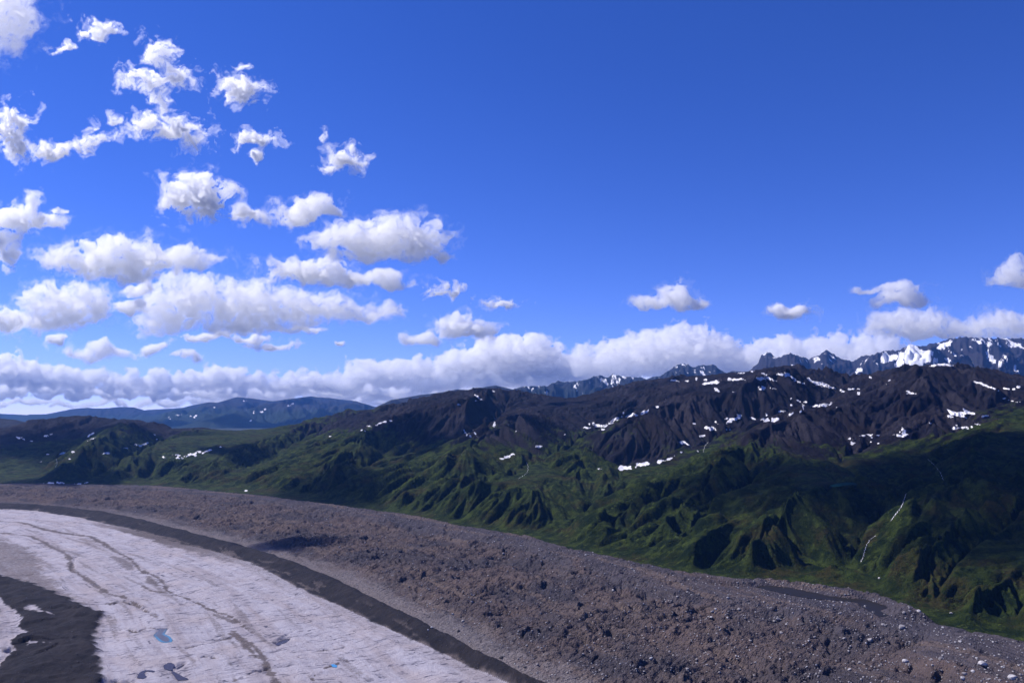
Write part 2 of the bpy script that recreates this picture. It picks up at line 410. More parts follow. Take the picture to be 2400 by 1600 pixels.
VALES = [
 ([(2260, 1010), (2200, 1040), (2174, 1076), (2212, 1126), (2126, 1157), (2112, 1187), (2089, 1221), (2051, 1256), (2028, 1275), (2020, 1318)], 1.07),
 ([(1358, 1087), (1450, 1097), (1560, 1080), (1600, 1060), (1640, 1045), (1700, 1022), (1770, 990), (1850, 972), (1930, 945), (1990, 905)], 1.06),
 ([(860, 1082), (930, 1070), (1010, 1058), (1075, 1058), (1120, 1020), (1160, 985), (1185, 955)], 1.07),
 ([(100, 1122), (130, 1085), (160, 1045), (200, 1015)], 1.05),
 ([(290, 1110), (320, 1085), (370, 1052), (420, 1035)], 1.04),
 ([(560, 1112), (620, 1080), (690, 1045), (760, 1010)], 1.05),
 ([(1270, 1255), (1330, 1228), (1400, 1190), (1440, 1160)], 1.05),
 ([(1790, 1342), (1850, 1332), (2000, 1326)], 1.03),
 ([(2120, 1400), (2170, 1362), (2250, 1300), (2340, 1245), (2400, 1215)], 1.02),
 ([(1200, 1120), (1280, 1090), (1330, 1060), (1420, 1010), (1500, 985)], 1.03),
 ([(1390, 1180), (1500, 1130), (1600, 1100), (1660, 1080), (1720, 1040), (1760, 1020)], 1.04),
 ([(720, 1160), (770, 1125), (860, 1100), (950, 1085)], 1.03),
 ([(1960, 1080), (2010, 1060), (2060, 1030), (2130, 990), (2230, 965), (2330, 960)], 1.03),
 ([(900, 985), (960, 950), (1010, 935)], 1.06),
]
RIDGES += [([(1000, 1165), (1060, 1137), (1130, 1107), (1210, 1090), (1290, 1062), (1350, 1042)], .975), ([(1085, 1216), (1150, 1168), (1230, 1142), (1320, 1112), (1400, 1088)], .97),
 ([(765, 1168), (820, 1130), (900, 1102), (1000, 1074)], .975), ([(1610, 1325), (1650, 1270), (1720, 1195), (1800, 1152), (1880, 1120)], .975), ([(1470, 1295), (1530, 1235), (1600, 1185), (1690, 1140)], .975), ([(690, 1155), (760, 1105), (830, 1075)], .97)]
VALES += [([(1040, 1192), (1110, 1150), (1190, 1115), (1240, 1098)], 1.03), ([(1440, 1285), (1500, 1215), (1560, 1170)], 1.02), ([(1560, 1320), (1610, 1250), (1680, 1180), (1760, 1135)], 1.025), ([(720, 1165), (790, 1115), (870, 1090)], 1.02)]
for p, f in RIDGES: con_line(p, 1 + (f - 1) * 1.4)
for p, f in VALES: con_line(p, 1 + (f - 1) * 1.4)
# flat valley floors that show beyond the moraine
for pts, zf in (([(1740, 1350), (1800, 1346), (1900, 1338), (2010, 1332)], 9.0), ([(1850, 1352), (1950, 1350), (2060, 1350), (2075, 1375)], 7.0), ([(2060, 1385), (2110, 1400), (2190, 1436), (2290, 1458), (2400, 1484)], 6.0),
                ([(2150, 1415), (2240, 1444), (2400, 1470)], 8.0), ([(1225, 1250), (1290, 1258), (1350, 1284)], 8.0), ([(600, 1152), (660, 1154)], 8.0)):
    P = resample(arr(pts), 40); a, t = azt(P[:, 0], P[:, 1]); CON.append(np.stack([a, np.log((zf - CAMH) / t), np.full(40, zf)], 1))
CON = np.vstack(CON)
ga0, ga1, gl0, gl1 = R(-62), R(62), math.log(1150), math.log(12500)
def solve(con, levels=6, n0=(27, 15), iters=70):
    G = None
    for L in range(levels):
        na, nl = n0[0] * 2 ** L, n0[1] * 2 ** L
        ia = np.clip(((con[:, 0] - ga0) / (ga1 - ga0) * (na - 1)).round().astype(int), 0, na - 1)
        il = np.clip(((con[:, 1] - gl0) / (gl1 - gl0) * (nl - 1)).round().astype(int), 0, nl - 1)
        sm = np.zeros((na, nl)); ct = np.zeros((na, nl))
        np.add.at(sm, (ia, il), con[:, 2]); np.add.at(ct, (ia, il), 1)
        fix = ct > 0; val = np.where(fix, sm / np.maximum(ct, 1), 0)
        if G is None: G = np.full((na, nl), 200.0)
        else:
            o = G; xs = np.linspace(0, o.shape[0] - 1, na); ys = np.linspace(0, o.shape[1] - 1, nl)
            G = bilerp(o, xs[:, None] + 0 * ys[None], ys[None] + 0 * xs[:, None])
        for it in range(iters * (3 if L < 3 else 1)):
            G = np.where(fix, val, G)
            P = np.pad(G, 1, mode='edge')
            G = 0.25 * (P[:-2, 1:-1] + P[2:, 1:-1] + P[1:-1, :-2] + P[1:-1, 2:])
    return G
def bilerp(G, xs, ys):
    x0 = np.clip(np.floor(xs).astype(int), 0, G.shape[0] - 2); y0 = np.clip(np.floor(ys).astype(int), 0, G.shape[1] - 2)
    fx, fy = xs - x0, ys - y0
    return (G[x0, y0] * (1 - fx) * (1 - fy) + G[x0 + 1, y0] * fx * (1 - fy) + G[x0, y0 + 1] * (1 - fx) * fy + G[x0 + 1, y0 + 1] * fx * fy)
HS = solve(CON)
for _ in range(16):
    P_ = np.pad(HS, 1, mode='edge'); HS = 0.5 * HS + 0.125 * (P_[:-2, 1:-1] + P_[2:, 1:-1] + P_[1:-1, :-2] + P_[1:-1, 2:])
ZH = bilerp(HS, (AZ - ga0) / (ga1 - ga0) * (HS.shape[0] - 1), np.clip((LR - gl0) / (gl1 - gl0), 0, 1) * (HS.shape[1] - 1))
hm = RR > EE * 0.99
c0 = int(np.argmax(hm.any(0)))
sl = slice(c0, NR)
xh, yh, zh, ah, lh = (a[:, sl] for a in (X, Y, ZH, AZ, LR))
gr = np.gradient(zh, lr[sl], axis=1) / np.exp(lh); gt = np.gradient(zh, az, axis=0) / np.exp(lh)
gxx = gr * np.sin(ah) + gt * np.cos(ah); gyy = gr * np.cos(ah) - gt * np.sin(ah)
sl_m = np.hypot(gxx, gyy) + 1e-6
amp = np.clip(sl_m / 0.22, 0, 1.5)
flat = sstep(1.0, 1.12, np.exp(lh) / EE[:, sl]) * sstep(8, 45, zh)
wx = 60 * gn(xh / 380, yh / 380, 5); wy = 60 * gn(xh / 380, yh / 380, 6)
nrm = np.minimum(1.0, sl_m * 5) * 1.3
gxb = gxx + .09; slb = np.hypot(gxb, gyy) + 1e-6      # the valley drains to the left, so the gullies run aslant
dx, dy = (gyy / slb * nrm).astype(np.float32), (-gxb / slb * nrm).astype(np.float32)
dh = np.zeros_like(xh); ex = np.zeros_like(dx); ey = np.zeros_like(dx)
a_, wl = 21.0, 340.0
for k in range(6):
    v, vx, vy = erosion((xh + wx) / wl, (yh + wy) / wl, dx + ey * 0.35, dy - ex * 0.35)
    dh += v * a_; ex += vx * a_ / 21; ey += vy * a_ / 21
    wl *= 0.55; a_ *= 0.66
roll = fbm(xh / 260, yh / 260, 4, 3) * 5 + fbm(xh / 45, yh / 45, 3, 9) * 1.6
crag = (ridged(xh / 120, yh / 120, 4, 21) - 0.6) * 26 * sstep(180, 420, zh) * np.clip(sl_m / 0.25, 0, 1.3)
ZHILL = zh + flat * (dh * amp + roll + crag)
Z[:, sl] = ZHILL

# greenery against bare rock: sampled from what grows where on the slopes
VEGP = [(40, 1000, 0), (170, 985, -.1), (300, 1000, .1), (80, 1050, .1), (60, 1100, .7), (150, 1100, 1), (230, 1060, .6), (260, 1040, .3), (180, 1030, .2), (320, 1060, .2), (430, 1050, .2), (330, 1110, .5), (400, 1110, .6),
        (520, 1040, .2), (600, 1020, .2), (560, 1070, 1), (480, 1110, .9), (650, 1060, .9), (720, 1010, .3), (680, 1035, .9), (760, 1060, 1), (620, 1120, .8), (740, 1130, 1), (820, 990, 0), (900, 980, 0), (850, 1090, 1), (870, 1050, .45),
        (950, 1000, 0), (940, 1050, .4), (1010, 950, -.1), (1100, 930, -.2), (1050, 1000, 0), (1080, 1030, .1), (1000, 1090, .9), (1150, 1090, .7), (1100, 1060, .3), (1180, 1040, -.05), (1200, 960, -.2), (1280, 950, -.2), (1260, 1010, .1), (1240, 1050, .5), (1330, 1000, .0), (1400, 960, -.2),
        (1300, 1100, .9), (1200, 1150, .8), (1050, 1150, 1), (900, 1160, .9), (1350, 1060, .85), (1380, 1030, .8), (1450, 1060, 0), (1550, 1030, 0), (1480, 1010, .0), (1600, 990, 0), (1520, 950, 0), (1600, 920, -.2), (1700, 900, -.2),
        (1480, 1110, .9), (1600, 1110, 1), (1700, 1090, 1), (1650, 1040, .6), (1740, 1000, .6), (1800, 1070, .15), (1780, 1120, .7), (1850, 1040, 0), (1900, 1000, -.1), (1950, 1060, .1), (1900, 1100, .4), (2000, 1010, -.1), (1820, 950, .0), (1900, 930, -.1), (1860, 880, -.2),
        (2000, 900, -.2), (2100, 920, -.2), (2200, 900, -.3), (2300, 900, -.2), (2200, 960, -.1), (2100, 1000, -.1), (2370, 940, .1), (2320, 1000, .9), (2390, 980, .7), (2250, 1020, .8), (2150, 1040, .8), (2050, 1040, .3), (2050, 1090, .8), (2200, 1090, .8), (2350, 1080, 1),
        (2300, 1180, 1), (2200, 1220, .9), (2380, 1250, 1), (2150, 1320, .8), (2300, 1330, .9), (2000, 1180, .75), (1950, 1240, .72), (1880, 1290, .8), (2020, 1250, .62), (1700, 1200, 1), (1600, 1180, .9), (1550, 1250, 1), (1680, 1290, 1), (1450, 1270, .9), (1350, 1180, .7), (1250, 1220, .6), (1400, 1150, .9), (1800, 1340, .8), (2000, 1345, .7), (2100, 1395, .8), (2300, 1465, .9)]
VP = arr(VEGP); VP[:, 2] += .06 + .09 * (VP[:, 1] > 940) + .24 * (VP[:, 0] < 1100) * (VP[:, 1] > 1005) * (VP[:, 2] < .7) + .15 * (VP[:, 1] > 1020) * (VP[:, 2] < .5); va_, _ = azt(VP[:, 0], VP[:, 1]); vl_ = np.log(r0(VP[:, 0], VP[:, 1]))
def rbf(A, L, s=0.045):
    num = np.zeros(A.shape, np.float32); den = num + 1e-6
    for a, l, v in zip(va_, vl_, VP[:, 2]):
        w = np.exp(-((A - a) ** 2 + (L - l) ** 2) / (2 * s * s)).astype(np.float32) + np.float32(0.002) / (0.01 + (A - a) ** 2 + (L - l) ** 2).astype(np.float32) * 0.02
        num += w * v; den += w
    return num / den
st_ = 6
cv = rbf(AZ[::st_, c0::st_], LR[::st_, c0::st_])
ii, jj = np.meshgrid(np.arange(NA) / st_, np.arange(NR - c0) / st_, indexing='ij')
VEG = bilerp(cv, np.minimum(ii, cv.shape[0] - 1), np.minimum(jj, cv.shape[1] - 1))
gr2 = np.gradient(ZHILL, lr[sl], axis=1) / np.exp(lh); gt2 = np.gradient(ZHILL, az, axis=0) / np.exp(lh)
sl2 = np.hypot(gr2, gt2)
ATT['veg'][:, sl] = VEG - 0.35 * sstep(0.55, 1.0, sl2) * sstep(120, 320, zh)
ATT['scree'][:, sl] = sstep(0.2, 0.6, fbm(xh / 300, yh / 500, 3, 14) + 0.2) * sstep(0.25, 0.5, sl2)

# ---------------------------------------------------------------- glacier, medial moraine, rubble
gm = RR < EE * 1.05
c1 = int(np.where(gm.any(0))[0][-1]) + 1
gs = slice(0, c1)
xg, yg, rg, eg = X[:, gs], Y[:, gs], RR[:, gs], EE[:, gs]
dU, sU, arcU = poly_sd(xg, yg, U_xy)
dL, sL, _ = poly_sd(xg, yg, L_xy)
FLOW = np.zeros(X.shape + (2,), np.float32); FLOW[:, gs, 0] = arcU; FLOW[:, gs, 1] = sU
# walking from the far end to the near end the rubble lies on the left hand
wob = 10 * fbm(arcU / 90, sU / 60, 3, 31)
q = np.clip((sL + wob * 0.5) / np.maximum(sL - sU, 1), 0, 1)
inband = (sL > 0) & (sU < 0)
edge_d = eg - rg                                   # metres inside the outer crest, along the line of sight
ice_w = sstep(15, -25, sL)
# --- ice
zi = 4.4 * fbm(arcU / 230, sU / 120, 4, 41) + 2.2 * (ridged(arcU / 46, sU / 100, 4, 42, .6) - .6) + .5 * gn(arcU / 11, sU / 24, 43)
def paint(pts, w, soft=0.75, z=1.0):
    """soft stroke along a pixel polyline laid out on the ice; w metres (start, end)"""
    P = arr(pts); xy = resample(np.stack(at_z(P[:, 0], P[:, 1], z), 1), max(8, len(P) * 2))
    lo, hi = xy.min(0) - 140, xy.max(0) + 140
    m = (xg > lo[0]) & (xg < hi[0]) & (yg > lo[1]) & (yg < hi[1])
    out = np.zeros(xg.shape)
    if m.any():
        d, _, a = poly_sd(xg[m], yg[m], xy)
        tot = a.max() + 1e-6
        ww = np.interp(a / tot, np.linspace(0, 1, len(w)), w) if hasattr(w, '__len__') else w
        d = d + 5 * gn(xg[m] / 34, yg[m] / 34, 51) + 4.5 * fbm(xg[m] / 11, yg[m] / 11, 3, 52)
        out[m] = sstep(1.0 + soft, 1.0 - soft, d / ww)
    return out
def blob(pts, soft=8.0, z=1.0, nz=7.0):
    P = arr(pts); xy = np.stack(at_z(P[:, 0], P[:, 1], z), 1)
    lo, hi = xy.min(0) - 60, xy.max(0) + 60
    m = (xg > lo[0]) & (xg < hi[0]) & (yg > lo[1]) & (yg < hi[1])
    out = np.full(xg.shape, -99.0)
    if m.any(): out[m] = poly_field(xg[m], yg[m], xy) + nz * fbm(xg[m] / 26, yg[m] / 26, 4, 53)
    return sstep(-soft, soft, out)
C1 = lambda L: [(x * .3188, 1100 + y * .3188) for x, y in L]
dirt = np.zeros(xg.shape)
def mx(a, b): return np.maximum(a, b)
for L, w, k in ((C1([(-300, 360), (0, 380), (140, 390), (250, 410), (330, 440), (640, 485), (720, 520), (800, 570), (940, 640), (990, 690), (1050, 740), (1190, 800), (1230, 880), (1350, 930), (1450, 970), (1560, 1020), (1700, 1080), (1830, 1170)]), (7, 8, 11, 9, 6, 6, 4, 2), .85),
                (C1([(-300, 440), (0, 465), (120, 470), (230, 495), (380, 560), (480, 610), (520, 670), (520, 740), (600, 770), (700, 840), (760, 890), (950, 950), (1040, 990), (1090, 1045)]), (6, 7, 7, 9, 7, 6, 5, 3), .8),
                (C1([(830, 640), (920, 680), (960, 720)]), (12, 22, 12), .62), (C1([(600, 505), (680, 530)]), (14, 16), .5), (C1([(1090, 780), (1130, 830), (1180, 840)]), (8, 14, 8), .75), (C1([(1050, 850), (1120, 890), (1250, 890)]), (3, 5, 3), .8),
                (C1([(800, 975), (900, 960), (980, 985), (1050, 1000)]), (7, 8, 9, 4), .8), (C1([(1560, 1040), (1640, 1090), (1720, 1120)]), (5, 7, 4), .7), (C1([(1690, 1190), (1760, 1220), (1800, 1280), (1882, 1370)]), (3, 8, 7, 6), .85),
                ([(547, 1475), (575, 1500), (597, 1514), (620, 1544), (640, 1590), (660, 1640)], (5, 6, 6, 5, 4), .8), (C1([(480, 385), (600, 395), (780, 405), (950, 425), (1030, 440)]), (4, 6, 5, 4, 2), .6),
                (C1([(1120, 1060), (1160, 1110), (1210, 1130)]), (5, 5, 3), .6), (C1([(780, 1170), (940, 1155), (1000, 1185)]), (2, 3, 2), .9), (C1([(970, 1190), (1080, 1165), (1230, 1165)]), (2, 2.5, 3), .8),
                (C1([(1370, 1305), (1450, 1285), (1550, 1250), (1690, 1220)]), (1.6, 2, 2, 1.6), .9), (C1([(1500, 1380), (1550, 1370), (1600, 1385)]), (1.6, 2.4, 1.5), .9), (C1([(760, 1565), (850, 1545), (960, 1555)]), (2, 3, 2), .8),
                (C1([(700, 1040), (560, 1010)]), (2, 2), .7), ([(700, 1538), (755, 1520), (800, 1514)], (1.2, 1.5, 1.2), .9), ([(730, 1590), (745, 1570), (775, 1556), (800, 1545), (815, 1540)], (1, 1.2, 1.2, 2, 2), .9),
                ([(1390 * .3827, 1600), (560, 1590), (590, 1575), (628, 1563)], (2.4, 2, 2, 1.6), .9)):
    dirt = mx(dirt, k * paint(L, w))
dirt = mx(dirt, .62 * blob(C1([(-400, 500), (0, 495), (60, 530), (200, 560), (290, 620), (320, 700), (310, 745), (430, 830), (480, 880), (600, 965), (680, 1040), (400, 960), (0, 800), (-400, 700)]), 20, nz=16))
dirt = mx(dirt, .5 * sstep(.05, .75, fbm(arcU / 380, sU / 26, 5, 57)) * sstep(-20, -160, sL))
# channels cut a little into the ice
cut = np.zeros(xg.shape)
for L, w, dp in ((C1([(780, 1170), (880, 1160), (940, 1152), (1000, 1185)]), 4, 4), (C1([(970, 1190), (1080, 1165), (1230, 1160)]), 3.5, 3), (C1([(1370, 1305), (1450, 1285), (1550, 1250), (1690, 1220)]), 2.6, 3), (C1([(1500, 1380), (1550, 1370), (1600, 1385)]), 3, 4),
                 (C1([(760, 1565), (850, 1545), (960, 1555)]), 4, 4), (C1([(820, 985), (900, 950), (980, 975), (1090, 1045)]), 5, 5), (C1([(1300, 1455), (1350, 1430)]), 3, 4), ([(648, 1509), (662, 1501), (680, 1496)], 5, 4), ([(672, 1486), (690, 1474)], 3, 3),
                 ([(560, 1590), (590, 1575), (628, 1563)], 3, 4), ([(700, 1538), (755, 1520), (800, 1514)], 1.8, 2), (C1([(520, 740), (560, 640), (640, 625)]), 3, 3), (C1([(700, 575), (830, 568)]), 3, 3), (C1([(1150, 765), (1210, 745)]), 3, 4)):
    cut += dp * paint(L, w, .7)
zi -= cut
# dark debris patch at the near left, with white ice showing through
DP = C1([(-500, 700), (0, 785), (200, 825), (350, 885), (480, 945), (600, 1005), (680, 1045), (760, 1050), (740, 1120), (705, 1180), (690, 1270), (735, 1400), (750, 1500), (760, 1568), (780, 1750), (-500, 1750)])
WP = C1([(-500, 880), (-60, 940), (40, 990), (120, 1050), (165, 1110), (150, 1140), (195, 1180), (150, 1215), (85, 1255), (110, 1330), (40, 1390), (-10, 1430), (-120, 1500), (-500, 1500)])
dpb = blob(DP, 15, nz=7); wpb = blob(WP, 6, nz=6)
dark = dpb * (1 - wpb)
for L, w in ((C1([(170, 1300), (230, 1265), (330, 1262), (370, 1270)]), (2, 4, 2.5)), (C1([(220, 1010), (300, 1060), (420, 1090)]), (10, 7, 2))):
    dark *= 1 - .75 * paint(L, w, .9)
zi += dpb * (5 + 5.5 * fbm(xg / 75, yg / 75, 3, 61) + 1.4 * (ridged(xg / 18, yg / 18, 3, 62) - .5)) - wpb * 4
for L, w, dp in ((C1([(60, 1330), (110, 1280), (220, 1245), (400, 1235), (580, 1250)]), 5, 7), (C1([(290, 1365), (350, 1330), (440, 1300)]), 6, 7), (C1([(400, 1030), (470, 1020), (520, 1030)]), 4, 3)):
    zi -= dp * paint(L, w, .7)
# meltwater pools
q3 = lambda L: [(300 + x * .12755, 1400 + y * .12755) for x, y in L]
POOLS = [
 ('blue-rimmed meltwater pool on the white ice', q3([(470, 690), (500, 655), (540, 622), (580, 600), (520, 582), (480, 570), (580, 560), (720, 556), (705, 600), (680, 640), (665, 662), (700, 680), (745, 700), (785, 728), (805, 770), (805, 808), (735, 815), (650, 820), (590, 800), (530, 752)])),
 ('grey meltwater pool shaped like a hook near the bottom of the ice', q3([(165, 1470), (180, 1410), (225, 1365), (270, 1340), (335, 1328), (430, 1328), (500, 1345), (470, 1365), (400, 1352), (330, 1350), (300, 1385), (318, 1420), (345, 1440), (320, 1470), (280, 1482), (220, 1478)])),
 ('small round grey meltwater pool above the hook-shaped one', q3([(650, 1238), (700, 1215), (740, 1190), (800, 1192), (850, 1222), (858, 1250), (820, 1290), (812, 1330), (740, 1330), (660, 1300)])),
 ('long grey meltwater pool pointing right near the bottom of the ice', q3([(790, 1370), (840, 1350), (920, 1395), (1020, 1450), (1080, 1470), (1118, 1500), (1000, 1512), (915, 1518), (880, 1480), (840, 1420)])),
 ('dark narrow slit of meltwater beside the small round pool', q3([(885, 1300), (940, 1262), (1000, 1232), (1040, 1225), (1025, 1250), (960, 1285), (905, 1312)])),
 ('tiny bright blue pool alone on the clean ice', [(775, 1556), (782, 1555), (790, 1558), (789, 1563), (780, 1562)]),
 ('dark lens-shaped slit pool on the clean ice', [(645, 1510), (655, 1501), (668, 1496), (681, 1495), (676, 1502), (662, 1508), (652, 1512)]),
]
POOLZ = []
for lb, P in POOLS:
    xy = np.stack(at_z([p[0] for p in P], [p[1] for p in P], 0.0), 1)
    lo, hi = xy.min(0) - 30, xy.max(0) + 30
    m = (xg > lo[0]) & (xg < hi[0]) & (yg > lo[1]) & (yg < hi[1])
    f_ = poly_field(xg[m], yg[m], xy); ins = f_ > -2
    pz = float(np.percentile(zi[m][ins], 35)) - .6
    xy = np.stack(at_z([p[0] for p in P], [p[1] for p in P], pz), 1); f_ = poly_field(xg[m], yg[m], xy)
    w_ = sstep(-9, 2, f_); zi[m] = zi[m] * (1 - w_) + (pz - .9 + np.clip(-f_, 0, 9) * .25) * w_
    POOLZ.append((pz, xy))
# medial moraine: long dark ridge
hb = 17.0 * np.sin(np.pi * q ** 1.7) ** 0.9
zb = hb + (2.2 * (ridged(arcU / 34, sU / 60, 3, 63) - .55) + 1.0 * fbm(arcU / 9, sU / 14, 3, 64)) * np.sin(np.pi * q)
dark = mx(dark, (1 - .5 * sstep(.2, .6, fbm(arcU / 120, sU / 22, 5, 68, .6)) * sstep(.75, .3, q)) * np.where((sL > -30) & (sU < 3), sstep(-16, 18, sL + 9 * fbm(arcU / 60, sU / 35, 5, 65, .6)) * sstep(2.5, -2.5, sU + 2.5 * gn(arcU / 10, sU / 10, 66)), 0))
# grey sheet lying against the near side of the ridge
sheet = sstep(-62, -35, sL + 14 * fbm(arcU / 60, sU / 20, 4, 67)) * sstep(8, -4, sL) * np.interp(arcU, [0, 1500, 1950, 2150, 2900, 3300, 4000], [0, .1, .75, .95, .42, .28, .25])
dirt = mx(dirt, sheet)
dirt = mx(dirt, np.where((sL > 0) & (sU < 5), .95, 0))
# --- rubble-covered ice beyond the ridge
inner = sstep(10, 150, sU); sU_ = np.maximum(sU, 0)
flow_x, flow_y = arcU, sU
wxx = 10 * gn(xg / 50, yg / 50, 70); wyy = 10 * gn(xg / 50, yg / 50, 71)
big = (ridged((arcU + wxx) / 95, (sU + wyy) / 160, 4, 72, .55) - .55) * 15
med = (ridged((arcU + wxx) / 30, (sU + wyy) / 52, 4, 73, .6) - .5) * 7.5
w1, w2, wi = worley((arcU + wxx) / 22, (sU + wyy) / 40, 3)
blk = (np.minimum(w2 - w1, .35) * 9 + wi * 3.0)
w3, w4, wj = worley((arcU + wyy) / 8.5, (sU + wxx) / 13, 4)
sml = wj * 2.6 + np.minimum(w4 - w3, .3) * 2.6
pits = -9 * sstep(.52, .75, fbm(xg / 48, yg / 48, 3, 75) + .25 * gn(xg / 12, yg / 12, 76))
near_edge = sstep(240, 60, edge_d)
smooth = .45 + .55 * sstep(-.3, .35, fbm(xg / 210, yg / 210, 3, 77))
rough = 1.4 * (big * .62 + (ridged((arcU + wxx) / 420, (sU + wyy) / 34, 3, 74) - .6) * 7 + (med + blk) * smooth + sml * (.55 + .45 * smooth) + pits) * inner * (1 - .55 * near_edge) + .8 * gn(arcU / 7, sU / 16, 78) * (1 - inner)
zd = 2 + 6 * inner + rough
cz = np.interp(np.arctan2(xg, yg), ea, ez)
crest = sstep(330, 25, edge_d) * sstep(-95, 0, edge_d)
zd = zd * (1 - .35 * crest) + (cz - 8) * crest + crest * (1.8 * (ridged(xg / 26, yg / 26, 3, 79) - .5) + 2.2 * wj)
# trough that holds the long brown pond
pond_px = arr([(1772, 1374), (1800, 1371), (1850, 1376), (1900, 1386), (1945, 1396), (2000, 1402), (2030, 1404), (2075, 1418), (2082, 1424), (2060, 1430), (2085, 1443), (2060, 1444), (2040, 1430), (2005, 1410), (1960, 1406), (1905, 1402), (1872, 1397), (1830, 1388)])
POND_Z = 31.0
pxy = np.stack(at_z(pond_px[:, 0], pond_px[:, 1], POND_Z), 1)
pm = (xg > pxy[:, 0].min() - 150) & (xg < pxy[:, 0].max() + 150) & (yg > pxy[:, 1].min() - 150) & (yg < pxy[:, 1].max() + 150)
pf_ = np.full(xg.shape, -999.0); pf_[pm] = poly_field(xg[pm], yg[pm], pxy)
near_ = sstep(-190, -50, pf_) * (rg < np.interp(np.arctan2(xg, yg), np.arctan2(pxy[:, 0], pxy[:, 1])[:12], np.hypot(pxy[:, 0], pxy[:, 1])[:12]))
zd = zd - near_ * np.maximum(0, zd - (POND_Z - .5 + .8 * wj))
pw = sstep(-22, 3, pf_)
zd = zd * (1 - pw) + (POND_Z - 1.0 - 1.5 * np.clip(pf_, 0, 8) / 8 + np.clip(-pf_, 0, 40) * .12 + .5 * wj) * pw
ZG = np.where(sL < 0, zi * 1.0, np.where(sU < 0, zb + zi * .5, zd))
bl = sstep(-22, 0, sL) * (sL < 0); ZG = ZG + bl * (0.0)
ZG = np.where((sL < 0) & (sL > -30), zi * (1 - .5 * sstep(-30, 0, sL)), ZG)
ZG = np.where((sU >= 0) & (sU < 40), (zi * .5) * (1 - sstep(0, 40, sU)) + zd * sstep(0, 40, sU), ZG)
debris = np.where(sU > -3, sstep(-5, 12, sU), 0)
pale = sstep(95, 25, sU + 30 * fbm(arcU / 50, sU / 25, 3, 80)) * sstep(-5, 5, sU) * np.interp(arcU, [0, 1200, 1700, 3800, 4200], [.1, .25, .6, .7, .7])
bank = sstep(.35, .65, sstep(340, 150, edge_d) * .75 + .5 * fbm(arcU / 130, sU / 45, 4, 82)) * (sU > 60)
# blend to the hills behind the crest
hb_w = sstep(-10, -70, edge_d)
Zg_full = ZG * (1 - hb_w) + Z[:, gs] * hb_w
use = gm[:, gs]
Z[:, gs] = np.where(use, Zg_full, Z[:, gs])
gl_w = np.where(use, 1 - sstep(-8, -40, edge_d + 14 * fbm(xg / 40, yg / 40, 3, 81)), 0)
for n, a in (('dirt', dirt), ('dark', dark), ('debris', debris), ('pale', pale), ('bank', bank)): ATT[n][:, gs] = a
ISGL = np.zeros(X.shape, bool); ISGL[:, gs] = gl_w > 0.5
BAND = np.zeros(X.shape, bool); BAND[:, gs] = (sL >= 0) & (sU < 0)
RUB = np.zeros(X.shape, bool); RUB[:, gs] = (sU >= 0)
DPM = np.zeros(X.shape, bool); DPM[:, gs] = dpb > .5
print('terrain arrays', round(time.time() - T0, 1))

# ---------------------------------------------------------------- look-ups on the finished ground
def ground_z(x, y):
    a = np.arctan2(x, y); l = np.log(np.hypot(x, y))
    ia = np.interp(a, az, np.arange(NA)); il = np.interp(l, lr, np.arange(NR))
    return bilerp(Z, ia, il)
SLOPE = (Z - CAMH) / RR
def hit(px, py):
    """first ground point met by the line of sight through photo pixels (arrays); nan where it misses"""
    px = np.atleast_1d(np.asarray(px, float)); py = np.atleast_1d(np.asarray(py, float))
    a, t = azt(px, py); ia = np.interp(a, az, np.arange(NA))
    i0 = np.clip(np.floor(ia).astype(int), 0, NA - 2); f = (ia - i0)[:, None]
    S_ = SLOPE[i0] * (1 - f) + SLOPE[i0 + 1] * f
    ab = S_ >= t[:, None]; j = ab.argmax(1); ok = ab.any(1) & (j > 0); j = np.clip(j, 1, NR - 1); rI = np.arange(len(px))
    s0, s1 = S_[rI, j - 1], S_[rI, j]
    w = np.clip((t - s0) / np.where(np.abs(s1 - s0) < 1e-9, 1e-9, s1 - s0), 0, 1)
    r = np.exp(lr[j - 1] + (lr[j] - lr[j - 1]) * w)
    r = np.where(ok, r, np.nan)
    return r * np.sin(a), r * np.cos(a), CAMH + t * r

# ---------------------------------------------------------------- build the ground objects
V = np.stack([X, Y, Z], -1).reshape(-1, 3)
idx = np.arange(NA * NR).reshape(NA, NR)
quads = np.stack([idx[:-1, :-1], idx[1:, :-1], idx[1:, 1:], idx[:-1, 1:]], -1).reshape(-1, 4)
q0 = quads[:, 0]
attf = {k: a.reshape(-1) for k, a in ATT.items()}; flowf = FLOW.reshape(-1, 2)
fg, fb, fr, fd = ISGL.reshape(-1)[q0], BAND.reshape(-1)[q0], RUB.reshape(-1)[q0], DPM.reshape(-1)[q0]
gA = {k: attf[k] for k in ('dirt', 'dark', 'debris', 'pale', 'bank')}; hA = {k: attf[k] for k in ('veg', 'scree')}
STRUCT = {}
def struct(name, mask, mat, A, uv=None):
    o = submesh(name, V, mask, quads, mat, A, uv); tag(o, kind='structure'); STRUCT[name] = o; return o
struct('glacier_ice', fg & ~fb & ~fr & ~fd, M_GLAC, gA, flowf)
struct('dark_moraine', fg & ~fb & ~fr & fd, M_GLAC, gA, flowf)
struct('medial_moraine', fg & fb, M_GLAC, gA, flowf)
struct('rubble_moraine', fg & fr, M_GLAC, gA, flowf)
qa = AZ.reshape(-1)[q0]; ql = LR.reshape(-1)[q0]
split1 = azt(800, 1000)[0]; split2 = azt(1335, 1000)[0]
fh = ~fg
struct('left_mountain', fh & (qa < split1), M_HILL, hA)
struct('middle_mountain', fh & (qa >= split1) & (qa < split2), M_HILL, hA)
struct('right_mountain', fh & (qa >= split2), M_HILL, hA)
